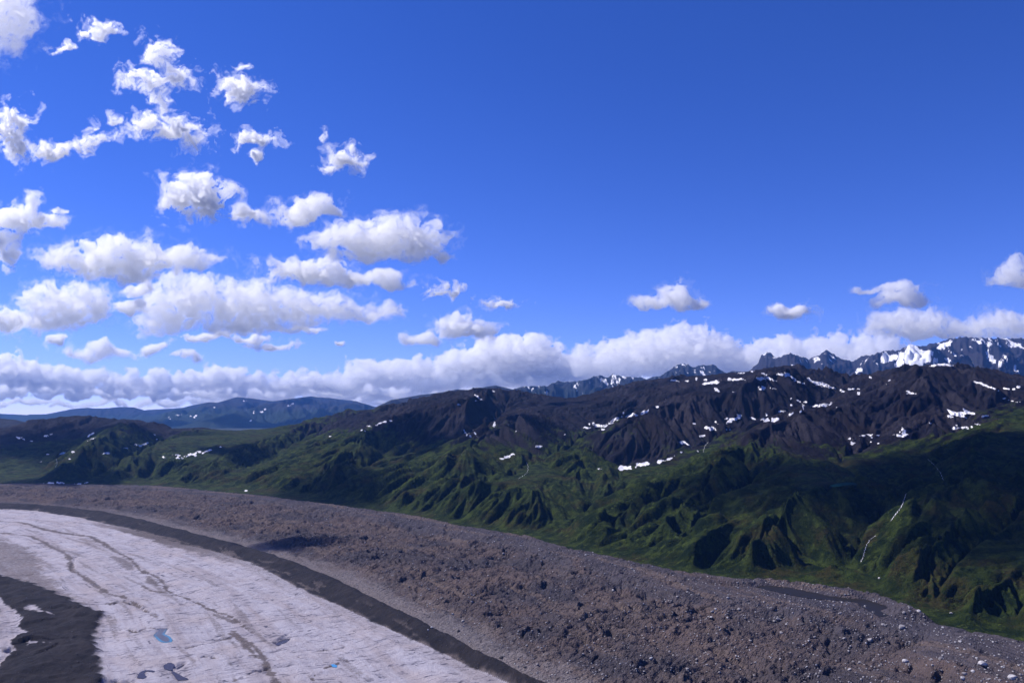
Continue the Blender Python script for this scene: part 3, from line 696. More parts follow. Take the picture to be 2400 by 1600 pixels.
# wide ground that carries the rest of the valley to the horizon
gx = np.linspace(0, 2 * np.pi, 97)[:-1]
rad = [0, 600, 1500, 4000, 9000, 20000, 30000, 40500]
GV = [(0, 0, -60)] + [(r * math.cos(a), r * math.sin(a), -60 if r < 9000 else -30) for r in rad[1:] for a in gx]
GQ = [(1 + (k - 1) * 96 + i, 1 + (k - 1) * 96 + (i + 1) % 96, 1 + k * 96 + (i + 1) % 96, 1 + k * 96 + i) for k in range(1, len(rad) - 1) for i in range(96)]
GQ += [(0, 1 + i, 1 + (i + 1) % 96, 0) for i in range(0)]
M_PLAIN = mat_simple('plain_ground', (0.016, 0.026, 0.013), (0.028, 0.036, 0.018), 0.0006, 0.95)
g = new_mesh('ground', np.array(GV), np.array(GQ), M_PLAIN); tag(g, kind='structure')
print('terrain objects', round(time.time() - T0, 1))
# ================================================================== FAR RANGES
def far_range(name, sky_pts, rc, rn, rb, mat, z0=0.0, step=0.062, rows=90, amp=120.0, wl=1500.0, jag=0.0, pw=0.85, snow_polys=(), seed=0, label=None):
    P = arr(sky_pts); a, t = azt(P[:, 0], P[:, 1])
    A = np.arange(a[0], a[-1], R(step)); cz_ = CAMH + np.interp(A, a, t) * rc
    cz_ = cz_ + jag * (gn(A * 260, A * 0 + seed, seed) + .6 * gn(A * 620, A * 0, seed + 1))
    fr = np.linspace(0, 1, int(rows * .72), endpoint=False); bk = np.linspace(0, 1, rows - len(fr))
    rr = np.concatenate([rn + (rc - rn) * fr, rc + (rb - rc) * bk])
    AA, RRR = np.meshgrid(A, rr, indexing='ij'); CC = cz_[:, None]
    pr = np.concatenate([fr ** pw, 1 - bk ** 1.2 * .85])[None]
    x, y = RRR * np.sin(AA), RRR * np.cos(AA)
    env = np.concatenate([np.sin(np.pi * fr ** 1.1) ** .8, -.0 * bk])[None]
    ends = np.minimum(1, np.minimum(AA - A[0], A[-1] - AA) / R(.8))
    zb_ = z0 + (CC - z0) * pr
    sx, sy = np.sin(AA), np.cos(AA); nn = 1.1
    warp = .25 * wl
    ux, uy = x + warp * gn(x / wl / 1.3, y / wl / 1.3, seed + 4), y + warp * gn(x / wl / 1.3, y / wl / 1.3, seed + 5)
    d, gx_, gy_ = np.zeros_like(x), 0, 0; am, w = 1.0, wl
    for k in range(5):
        v, vx, vy = erosion(ux / w, uy / w, (sy * nn + gy_ * .4).astype(np.float32), (-sx * nn - gx_ * .4).astype(np.float32))
        d += v * am; gx_ = gx_ + vx * am; gy_ = gy_ + vy * am; am *= .55; w *= .5
    d += .5 * fbm(x / wl / .6, y / wl / .6, 4, seed + 9)
    z = zb_ + amp * d * env * np.clip((CC - z0) / 500, .15, 1.3)
    z = np.where(RRR < rc, np.minimum(z, CAMH + (CC - CAMH) / rc * RRR - 2), z)
    V_ = np.stack([x, y, z], -1).reshape(-1, 3)
    n1, n2 = x.shape; id_ = np.arange(n1 * n2).reshape(n1, n2)
    q_ = np.stack([id_[:-1, :-1], id_[1:, :-1], id_[1:, 1:], id_[:-1, 1:]], -1).reshape(-1, 4)
    hg = (z - z0) / (cz_.max() - z0 + 1)
    sn = np.zeros_like(x)
    if len(snow_polys):
        px, py = project(x, y, z)
        px = px + 3.5 * fbm(x / 190, z / 120, 4, seed + 12); py = py + 2.5 * fbm(x / 170, z / 150, 4, seed + 13)
        for p_ in snow_polys: sn = np.maximum(sn, sstep(-1.2, 1.2, poly_field(px, py, arr(p_))))
    o = new_mesh(name, V_, q_, mat, attrs={'hgt': hg.ravel(), 'snow': sn.ravel()}); tag(o, kind='structure')
    STRUCT[name] = o; return o
q4 = lambda L: [(2000 + x * .2168, 760 + y * .2168) for x, y in L]
SNOWF = [q4(L) for L in ([(600, 212), (640, 205), (690, 232), (760, 292), (870, 285), (862, 330), (830, 345), (850, 370), (800, 412), (735, 440), (690, 470), (640, 452), (600, 425), (545, 375), (500, 360), (495, 298), (545, 310), (570, 275)],
    [(292, 395), (320, 335), (345, 300), (380, 335), (430, 330), (470, 330), (500, 345), (450, 380), (380, 395), (320, 420)], [(915, 255), (950, 215), (1050, 172), (1062, 200), (1040, 225), (1000, 240), (940, 262)], [(862, 358), (900, 365), (950, 408), (905, 415), (875, 395)],
    [(965, 375), (1010, 352), (1060, 385), (1070, 405), (1000, 388)], [(10, 528), (50, 478), (100, 478), (90, 500), (50, 520)], [(460, 390), (520, 370), (560, 420), (510, 450), (460, 440)], [(1535, 170), (1560, 185), (1610, 255), (1590, 250)], [(1640, 195), (1660, 205), (1710, 250), (1690, 250)],
    [(1420, 290), (1440, 300), (1550, 400), (1545, 425), (1480, 365)], [(1560, 400), (1590, 390), (1600, 440), (1585, 450)], [(1620, 325), (1650, 340), (1695, 375), (1660, 385)], [(1165, 265), (1190, 280), (1175, 300)], [(1000, 260), (1060, 285), (1070, 310), (1030, 290)], [(1720, 420), (1750, 450), (1770, 510), (1740, 480)], [(1350, 245), (1385, 260), (1360, 265)], [(1270, 420), (1320, 440), (1300, 445)], [(1080, 310), (1120, 325), (1110, 345)])]
M_F1 = mat_far('snowy_range_rock', (0.034, 0.031, 0.038), (0.022, 0.022, 0.027), 0.735, 0.16, 0.0012)
M_F2 = mat_far('spotted_range_rock', (0.026, 0.028, 0.034), (0.018, 0.024, 0.020), 0.68, 0.14, 0.0012)
M_F4 = mat_far('blue_mountain_ground', (0.026, 0.026, 0.030), (0.018, 0.028, 0.016), 1.12, 0.10, 0.0011)
far_range('snowy_mountains', [(1735, 900), (1757, 868), (1777, 850), (1784, 833), (1797, 825), (1807, 827), (1818, 839), (1831, 835), (1852, 827), (1872, 834), (1893, 841), (1913, 835), (1937, 820), (1954, 830), (1974, 842), (2001, 846), (2018, 835),
          (2049, 830), (2073, 822), (2093, 821), (2110, 820), (2131, 807), (2148, 810), (2161, 812), (2178, 806), (2199, 803), (2229, 793), (2250, 790), (2297, 791), (2348, 793), (2400, 792), (2600, 790), (2900, 800)], 22000, 15000, 28000, M_F1, 150, amp=330, wl=2100, jag=34, snow_polys=SNOWF, rows=130, seed=3)
far_range('spotted_mountains', [(1100, 945), (1160, 925), (1210, 910), (1227, 905), (1281, 904), (1308, 892), (1335, 895), (1376, 890), (1390, 883), (1410, 880), (1424, 885), (1436, 876), (1458, 881), (1485, 883), (1512, 887), (1533, 883), (1546, 881), (1567, 868), (1580, 859),
          (1601, 852), (1614, 854), (1624, 861), (1638, 856), (1655, 856), (1672, 853), (1692, 869), (1705, 874), (1722, 868), (1740, 871), (1757, 872), (1800, 880), (1850, 900)], 20000, 15500, 25000, M_F2, 100, amp=250, wl=1600, jag=20, rows=110, seed=5)
far_range('ridge_behind', [(820, 975), (875, 956), (917, 937), (952, 931), (985, 925), (1012, 922), (1053, 916), (1070, 912), (1104, 914), (1145, 905), (1162, 903), (1189, 909), (1230, 920), (1330, 950)], 18000, 14500, 22000, M_F4, 60, amp=90, wl=1600, jag=3, rows=70, seed=6)
far_range('blue_mountain', [(250, 985), (292, 980), (347, 976), (391, 966), (442, 951), (490, 942), (510, 943), (556, 930), (588, 933), (639, 940), (697, 932), (728, 928), (748, 931), (772, 932), (800, 936), (832, 939), (875, 952), (915, 962), (980, 972), (1100, 985)], 36500, 22500, 40000, M_F4, -30, amp=230, wl=2900, jag=9, rows=110, seed=7)
far_range('low_blue_hills', [(-300, 985), (-100, 984), (20, 982), (68, 971), (109, 970), (170, 958), (204, 955), (224, 957), (250, 956), (282, 953), (313, 954), (335, 960), (361, 970), (420, 976), (520, 985)], 38500, 35000, 40000, M_F4, -20, amp=120, wl=3000, jag=5, rows=60, seed=8)
far_range('farthest_hills', [(-400, 966), (-100, 968), (0, 969), (60, 972), (200, 972), (300, 966), (347, 960), (400, 957), (440, 954), (520, 952), (640, 956), (800, 962), (1000, 968)], 40000, 38000, 40400, M_F4, -25, amp=100, wl=4000, jag=4, rows=40, seed=9)
far_range('dark_left_hill', [(-500, 975), (-200, 972), (-60, 976), (0, 980), (34, 983), (61, 989), (110, 1003), (180, 1020)], 11500, 9600, 14000, M_F4, 20, amp=40, wl=1200, jag=2, rows=60, seed=10)

# ================================================================== AIR
HZ = new_mesh('haze', np.array([(x, y, z) for z in (-62.0, 2130.0) for y in (-43000.0, 43000.0) for x in (-43000.0, 43000.0)]),
              np.array([(0, 2, 3, 1), (4, 5, 7, 6), (0, 1, 5, 4), (2, 6, 7, 3), (0, 4, 6, 2), (1, 3, 7, 5)]), smooth=False)
hk = NT('haze_air'); pv = hk.n('ShaderNodeVolumePrincipled')
pv.inputs['Color'].default_value = (0.14, 0.38, 1.0, 1); pv.inputs['Density'].default_value = 1.2e-5; pv.inputs['Anisotropy'].default_value = 0.1
hk.t.links.new(pv.outputs[0], hk.out.inputs['Volume']); hk.m.cycles.homogeneous_volume = True
HZ.data.materials.append(hk.m); tag(HZ, kind='stuff')
print('far', round(time.time() - T0, 1))
# ================================================================== CLOUDS  (outlines in units of a 2352-wide view of the photo)
_CM = {}
TAU, SKIN = {'wisp': 1.35, 'puff': 2.3, 'cumulus': 5.0}, 0.16
def cloud_mat(sig, bg_=False):
    key = round(math.log(sig) * 6)
    if key in _CM: return _CM[key]
    k = NT('cloud_vapour'); sig = math.exp(key / 6)
    v = k.n('ShaderNodeVolumePrincipled'); v.inputs['Color'].default_value = (.9995, .999, .9995, 1); v.inputs['Density'].default_value = sig; v.inputs['Anisotropy'].default_value = .45
    k.t.links.new(v.outputs[0], k.out.inputs['Volume']); k.m.cycles.homogeneous_volume = True
    if SKIN:
        df = k.n('ShaderNodeBsdfDiffuse', Color=(.98, .98, .98, 1)); tr = k.n('ShaderNodeBsdfTranslucent', Color=(.98, .98, .98, 1))
        m = k.n('ShaderNodeMixShader'); m.inputs[0].default_value = .5; k.t.links.new(df.outputs[0], m.inputs[1]); k.t.links.new(tr.outputs[0], m.inputs[2])
        tp = k.n('ShaderNodeBsdfTransparent'); mx_ = k.n('ShaderNodeMixShader'); k.t.links.new(k.math('MULTIPLY', k.attr('opacity'), SKIN, clamp=True), mx_.inputs[0])
        k.t.links.new(tp.outputs[0], mx_.inputs[1]); k.t.links.new(m.outputs[0], mx_.inputs[2]); k.t.links.new(mx_.outputs[0], k.out.inputs['Surface'])
    _CM[key] = k.m; return k.m
KD = 2400 / 2352
def cloud(label, blobs, dist, style='wisp', seed=0, g=2.4, dens=1.0, group='clouds in the sky', namez='cloud', thick=1.0, amp=None, fr=None, cat='cloud', flatb=0.0, fixed=False):
    B = arr([b[:4] for b in blobs]) * KD
    ang = [math.radians(b[4]) if len(b) > 4 else 0.0 for b in blobs]
    pad = .55
    x0 = (B[:, 0] - B[:, 2] * (1 + pad)).min(); x1 = (B[:, 0] + B[:, 2] * (1 + pad)).max()
    y0 = (B[:, 1] - B[:, 3] * (1 + pad) - 8).min(); y1 = (B[:, 1] + B[:, 3] * (1 + pad) + 8).max()
    nx, ny = int((x1 - x0) / g) + 2, int((y1 - y0) / g) + 2
    PX, PY = np.meshgrid(x0 + np.arange(nx) * g, y0 + np.arange(ny) * g, indexing='ij')
    size = float(np.median(np.minimum(B[:, 2], B[:, 3])))
    amp = amp if amp is not None else {'wisp': .95, 'puff': .55, 'cumulus': .52}[style]
    fr_ = fr if fr is not None else {'wisp': 1 / 42., 'puff': 1 / 52., 'cumulus': 1 / 36.}[style]
    wx_ = 14 * fbm(PX * fr_ * .8, PY * fr_ * .8, 3, seed + 50); wy_ = 14 * fbm(PX * fr_ * .8, PY * fr_ * .8, 3, seed + 51)
    QX, QY = PX + wx_, PY + wy_
    f0 = np.full(PX.shape, -9.0); zoff = np.zeros(PX.shape); tb = np.zeros(PX.shape)
    for (bx, by, rx, ry), an in zip(B, ang):
        dx_, dy_ = QX - bx, QY - by
        u = (dx_ * math.cos(an) + dy_ * math.sin(an)) / rx; v = (-dx_ * math.sin(an) + dy_ * math.cos(an)) / ry
        if flatb: v = np.where(v > 0, v * (1 + flatb), v)
        e = 1 - np.sqrt(u * u + v * v)
        k_ = .12; h = np.clip(.5 + .5 * (e - f0) / k_, 0, 1)
        f0 = f0 * (1 - h) + e * h + k_ * h * (1 - h) * .5
        tb = np.maximum(tb, np.sqrt(np.clip(1 - u * u - v * v, 0, 1)) * min(rx, ry * 1.6))
    nz_ = fbm(QX * fr_, QY * fr_ * 1.25, 6, seed + 60, .62)
    bil = billow(PX * fr_ * 1.1, PY * fr_ * 1.2, 5, seed + 70, .55)
    if style == 'cumulus': f = f0 + amp * (.55 - bil) * 1.15 + .10 * nz_
    elif style == 'puff': f = f0 + amp * .62 * nz_ + .22 * (.5 - bil)
    else: f = f0 + amp * nz_ * .75 - .06
    soft = {'wisp': .75, 'puff': .34, 'cumulus': .16}[style]
    D = sstep(0.0, soft, f) * dens
    if style == 'wisp': D = D * (.55 + .45 * sstep(-.3, .5, fbm(PX * fr_ * 2.6, PY * fr_ * 2.6, 3, seed + 80)))
    fp = np.clip(f, 0, 1)
    pwr = {'wisp': 1.15, 'puff': .8, 'cumulus': .55}[style]
    Tm = fp ** pwr * (.35 * size + .75 * tb) * thick * 1.8                     # half thickness in pixels
    Tm = Tm * (1 + .8 * (.45 - bil) * sstep(0, .4, fp))
    if style != 'wisp': Tm = Tm + sstep(0, .5, fp) * 4 * (.5 - billow(PX * fr_ * 3, PY * fr_ * 3.2, 3, seed + 75))
    tex = fbm(QX * fr_ * 2.4, QY * fr_ * 2.9, 5, seed + 95, .62)
    Tm = Tm * np.clip({'wisp': .6 + 1.1 * tex, 'puff': .85 + .65 * tex, 'cumulus': 1 + .25 * tex}[style], .08, 2)
    # thin feathery fringe round the body
    fh_ = f + {'wisp': .38, 'puff': .34, 'cumulus': .06}[style] + .62 * (ridged(QX * fr_ * 1.7, QY * fr_ * 2.0, 5, seed + 90, .6) - .72) * (style != 'cumulus')
    fq = np.clip(fh_, 0, 1)
    Tm = np.maximum(Tm, 0) * sstep(0, .05, fp)
    Tm = Tm + size * thick * .16 * fq ** 1.2 * (1 - .75 * sstep(0, .3, fp)) * {'wisp': 1.7, 'puff': 1.3, 'cumulus': .4}[style]
    f = np.maximum(f, fh_)
    u, yy, zz = ray(PX, PY); nrm_ = np.sqrt(u * u + yy * yy + zz * zz)
    sn_ = (zz / nrm_)[f > 0].min()
    if dist < 43000 and not fixed: dist = max(dist, (2160 - CAMH) / max(sn_ - Tm.max() / FOC * .0, .02) * (1 + Tm.max() / FOC) * 1.01)
    if 36000 < dist < 47000: dist = 47000
    mpp = dist / FOC
    def place(dep):
        k2 = (dist + dep * mpp) / nrm_
        return np.stack([u * k2, yy * k2, CAMH + zz * k2], -1).reshape(-1, 3)
    keep = f > 0.0
    kk = keep | np.pad(keep, 1)[2:, 1:-1] | np.pad(keep, 1)[:-2, 1:-1] | np.pad(keep, 1)[1:-1, 2:] | np.pad(keep, 1)[1:-1, :-2]
    id_ = np.arange(nx * ny).reshape(nx, ny)
    cell = kk[:-1, :-1] & kk[1:, :-1] & kk[1:, 1:] & kk[:-1, 1:]
    q_ = np.stack([id_[:-1, :-1], id_[1:, :-1], id_[1:, 1:], id_[:-1, 1:]], -1)[cell]
    if not len(q_): return None
    VV = np.vstack([place(-Tm), place(Tm * .8)]); QQ = np.vstack([q_[:, ::-1], q_ + nx * ny])
    DD = np.concatenate([D.ravel(), D.ravel() * .8])
    ids, inv = np.unique(QQ, return_inverse=True)
    ref = float(np.percentile((Tm * 1.8 * mpp)[keep], 70))
    o = new_mesh(namez, VV[ids], inv.reshape(QQ.shape), cloud_mat(TAU[style] * dens / ref), attrs={'opacity': DD[ids]})
    tag(o, label, cat, group)
    lo = VV[ids][:, 2].min()
    hr = np.hypot(VV[ids][:, 0], VV[ids][:, 1]).min()
    if lo < 2135 and hr < 43000: print('CLOUD LOW', label, round(lo), round(hr))
    return o
def bank(label, top, base, dist, seed=0, g=2.6, rows=3, style='cumulus', **kw):
    """a long heap of cumulus: overlapping humps of uneven size fitted under a skyline"""
    T_ = arr(top); rs = np.random.default_rng(seed); bl = []
    x = T_[0, 0]
    while x < T_[-1, 0]:
        yt = np.interp(x, T_[:, 0], T_[:, 1]); yb = base(x)
        h = (yb - yt) * (rs.uniform(.72, 1.0) if rows > 1 else rs.uniform(.45, 1.0)); yt = yb - h
        rx = min(h * rs.uniform(.5, 1.0), 66) * (1 if rows > 1 else 1.9)
        bl.append((x, yt + h * .5, rx * 1.15, h * .52))
        if rows > 1:
            for _ in range(2): bl.append((x + rs.uniform(-40, 40), yb - h * rs.uniform(.12, .5), rx * rs.uniform(.9, 1.7), h * rs.uniform(.14, .3)))
        x += rx * rs.uniform(.6, 1.0) * (1 if rows > 1 or rs.random() < .6 else 1.9)
    return cloud(label, bl, dist, style, seed, g, thick=.8, flatb=.6, **kw)

cloud('big dense white cloud cut off by the upper left corner of the sky', [(-20, 20, 118, 112), (35, 95, 40, 38), (40, 30, 60, 70)], 6200, 'puff', 1, thick=.9, dens=.5)
cloud('small streaky white cloud high up, right of the big corner cloud', [(215, 66, 44, 20), (268, 78, 28, 8, 10)], 6500, 'wisp', 2)
cloud('faint thin scrap of cloud under the small streaky cloud', [(150, 106, 40, 9, -8)], 6500, 'wisp', 3, dens=.5)
cloud('tall ragged chain of thin white cloud high in the sky', [(365, 125, 42, 40), (335, 180, 66, 28), (405, 178, 45, 32), (372, 240, 30, 34), (345, 282, 58, 26), (415, 305, 66, 34), (445, 325, 22, 20)], 6500, 'wisp', 4, dens=.95)
cloud('ragged round white puff right of the tall chain of cloud', [(552, 207, 58, 36), (520, 195, 40, 16)], 6500, 'wisp', 5, amp=.8)
cloud('tiny curl of cloud above the ragged round puff', [(556, 152, 18, 9)], 6500, 'wisp', 6, dens=.5)
cloud('white cloud at the left edge with a long tail curving right', [(30, 285, 48, 50), (28, 335, 42, 40), (120, 352, 66, 22), (205, 328, 74, 20, -18), (210, 300, 12, 22)], 6800, 'wisp', 7, amp=.85)
cloud('tiny faint puff above the end of the curved cloud tail', [(264, 276, 15, 17)], 6800, 'wisp', 8, dens=.6)
cloud('small flat wisp below the ragged round puff', [(585, 322, 60, 19), (590, 360, 10, 22)], 6800, 'wisp', 9)
cloud('thin open curl of cloud by itself in the blue', [(795, 360, 46, 28), (755, 385, 30, 16)], 7200, 'wisp', 10, dens=.8)
cloud('faint speck of cloud above the thin open curl', [(743, 318, 12, 15)], 7200, 'wisp', 11, dens=.45)
cloud('bright compact cloud with a trailing right end in mid sky', [(455, 450, 82, 52), (475, 490, 46, 22), (560, 488, 66, 22, 10)], 7800, 'puff', 12, amp=.8)
cloud('white cloud at the left edge with two ragged horns', [(22, 508, 72, 38), (95, 505, 55, 26), (78, 470, 16, 30), (128, 486, 26, 9, -25), (12, 572, 30, 42)], 7800, 'puff', 13, amp=.8)
cloud('flat trailing cloud at the upper left of the large white cluster', [(710, 480, 86, 30, -8)], 9000, 'puff', 14, amp=.75)
cloud('large white cluster with a small blue hole in it', [(865, 545, 128, 50), (945, 545, 88, 48), (770, 548, 80, 26), (870, 582, 130, 26), (1020, 590, 30, 20)], 9000, 'puff', 15)
cloud('broad lens-shaped white cloud with a pointed left end', [(255, 590, 158, 50), (380, 592, 120, 36), (150, 588, 92, 24), (275, 628, 100, 24), (455, 605, 60, 20)], 9500, 'puff', 16)
cloud('long white cloud just under the large cluster', [(705, 620, 125, 32), (830, 640, 110, 22), (900, 650, 66, 13)], 10000, 'puff', 17, amp=.65)
cloud('blocky white cloud in the lower left of the sky', [(140, 698, 112, 54), (95, 742, 80, 34), (215, 700, 50, 48)], 11000, 'puff', 18)
cloud('white cloud low at the left edge beside the blocky cloud', [(-10, 735, 66, 34)], 11000, 'puff', 19)
cloud('small puff between the blocky cloud and the longest cloud', [(312, 665, 45, 18), (300, 705, 36, 20)], 11000, 'puff', 20)
cloud('longest white cloud, stretched across the left half of the sky', [(440, 690, 130, 62), (560, 700, 150, 62), (690, 705, 150, 46), (800, 715, 120, 30), (890, 712, 50, 22), (370, 738, 84, 30), (560, 740, 150, 28)], 11500, 'puff', 21)
cloud('thin flat streaks of cloud under the longest cloud', [(480, 772, 95, 9), (570, 778, 70, 7), (690, 755, 60, 9), (620, 790, 66, 8)], 32000, 'puff', 22, amp=.9, dens=.8)
cloud('low white cloud with a pointed top left of the streaks', [(230, 808, 88, 19), (235, 795, 34, 16)], 17500, 'puff', 23)
cloud('small slanting cloud over the left end of the cloud bank', [(135, 783, 32, 16, -25)], 31000, 'puff', 24)
cloud('small slanting cloud right of the one with a pointed top', [(350, 800, 42, 13, -20)], 18000, 'puff', 25, dens=.85)
cloud('small dim scrap of cloud over the middle of the cloud bank', [(430, 815, 44, 11)], 19500, 'puff', 26, dens=.7)
cloud('lone tiny flat puff over the cloud bank', [(778, 780, 16, 7)], 16500, 'puff', 27)
cloud('soft grey-white cloud leaning on the tall heap of the bank', [(1050, 745, 60, 26), (1085, 760, 62, 24), (970, 778, 50, 13)], 15000, 'puff', 28)
cloud('pair of small scraps right of the longest cloud', [(1045, 665, 20, 13), (1005, 670, 26, 18)], 13000, 'wisp', 29, dens=.8)
cloud('thin pale wisp left of the lone heap cloud', [(1155, 692, 48, 15)], 13000, 'wisp', 30, dens=.6)
cloud('lone heap cloud with a domed top over the mountains', [(1545, 680, 46, 36), (1500, 697, 62, 18), (1592, 696, 36, 18), (1560, 690, 50, 26)], 13500, 'puff', 31, amp=.42, flatb=.5, thick=1.2)
cloud('small flat cloud between the lone heap and the right cloud bank', [(1815, 714, 50, 17)], 14000, 'puff', 32, amp=.45)
cloud('two-layered grey cloud above the cloud cap on the snowy mountains', [(2060, 662, 74, 14), (2072, 686, 78, 24), (2000, 668, 44, 8)], 13500, 'puff', 33, amp=.45, dens=.85)
cloud('soft grey cloud cut off by the right edge', [(2335, 632, 66, 24), (2350, 605, 30, 26)], 11000, 'puff', 34, amp=.5, dens=.8)
GB = 'cloud bank along the horizon'
cloud('grey cloud cap lying on the snowy mountains at the right edge', [(2080, 752, 95, 46), (2060, 735, 70, 34), (2140, 745, 60, 36), (2230, 755, 95, 32), (2320, 748, 95, 38), (2400, 745, 110, 42), (2160, 770, 160, 20), (2330, 776, 130, 18), (2240, 772, 90, 18)], 22500, 'puff', 35, 2.6, amp=.34, flatb=1.2, group=GB, thick=.8)
bank('far right part of the cloud bank behind the snowy mountains', [(1330, 815), (1370, 790), (1420, 772), (1480, 764), (1560, 740), (1640, 748), (1700, 757), (1760, 767), (1830, 770), (1900, 766), (1960, 752), (2000, 745), (2080, 770)], lambda x: 880, 47000, 41, group=GB, namez='cloud_bank')
bank('tall double-headed heap in the middle of the cloud bank', [(1075, 830), (1090, 805), (1120, 778), (1150, 760), (1185, 757), (1215, 768), (1245, 766), (1262, 790), (1275, 815)], lambda x: 862, 47500, 42, group=GB, namez='cloud_bank')
bank('middle part of the cloud bank, lumpy and grey below', [(700, 860), (760, 848), (800, 846), (835, 820), (880, 806), (930, 820), (965, 815), (1010, 812), (1060, 806), (1120, 805), (1200, 800), (1290, 800), (1360, 802), (1420, 810)], lambda x: 902, 49000, 43, group=GB, namez='cloud_bank')
bank('left part of the cloud bank, highest at the left edge', [(-140, 780), (-60, 778), (0, 788), (40, 802), (100, 826), (160, 834), (240, 848), (330, 846), (400, 850), (450, 842), (490, 830), (530, 834), (600, 848), (660, 842), (720, 840), (770, 856)], lambda x: 902 + .006 * x, 50000, 44, group=GB, namez='cloud_bank')
bank('low far row of clouds over the middle of the horizon', [(480, 884), (560, 872), (640, 880), (700, 870), (800, 866), (900, 872), (1000, 864), (1100, 872), (1180, 862), (1300, 858), (1420, 862), (1560, 856), (1700, 860)], lambda x: 925 - .02 * max(x - 900, 0), 55000, 45, group=GB, namez='cloud_bank', g=2.4)
bank('low far row of clouds over the left of the horizon', [(-120, 880), (0, 874), (60, 866), (140, 872), (240, 880), (330, 876), (440, 884), (500, 890)], lambda x: 916, 56000, 46, group=GB, namez='cloud_bank', g=2.4)
bank('thinnest and farthest row of small clouds just above the blue hills', [(140, 924), (260, 912), (330, 910), (420, 905), (520, 912), (640, 908), (760, 904), (860, 905), (940, 905)], lambda x: 938, 60000, 47, group=GB, namez='cloud_bank', g=2.2, rows=1, style='puff', amp=.25)
cloud('narrow streak of cloud just above the horizon at the left edge', [(60, 926, 95, 9), (-20, 928, 60, 9)], 60000, 'puff', 48, 2.2, group=GB)
# clouds outside the frame whose shadows lie on the ice, the far moraine and the right-hand slopes
def shade_cloud(label, gx, gy, alt, rx, ry, seed, style='puff', dens=1.2):
    k_ = alt / LDIR.z; P_ = (gx + k_ * LDIR.x, gy + k_ * LDIR.y, alt)
    d_ = math.dist(P_, (0, 0, CAMH)); px, py = project(*P_); m_ = FOC / d_
    bl = [(px / KD, py / KD, rx * m_ / KD, ry * m_ / KD), (px / KD - rx * m_ * .7, py / KD + ry * m_ * .3, rx * m_ * .6 / KD, ry * m_ * .5 / KD), (px / KD + rx * m_ * .6, py / KD - ry * m_ * .3, rx * m_ * .6 / KD, ry * m_ * .55 / KD)]
    return cloud(label, bl, d_, style, seed, 5.0, dens=dens, group='clouds overhead beyond the frame', fixed=True)
shade_cloud('small cloud past the left edge that shades the dark ridge of the glacier', -640, 2400, 2500, 190, 80, 61)
shade_cloud('low cloud past the left edge that shades the far end of the moraine', -2450, 4500, 2600, 420, 230, 62)
shade_cloud('broad high cloud above the frame that shades the right slopes', 1700, 2650, 5200, 1250, 600, 63, dens=.8)
shade_cloud('second high cloud above the frame that shades the lowest right slopes', 1450, 1830, 5200, 520, 420, 64, dens=.8)
shade_cloud('long high cloud above the frame that shades the left mountain', -3300, 5900, 5600, 1500, 480, 65, dens=.7)
print('clouds', round(time.time() - T0, 1))
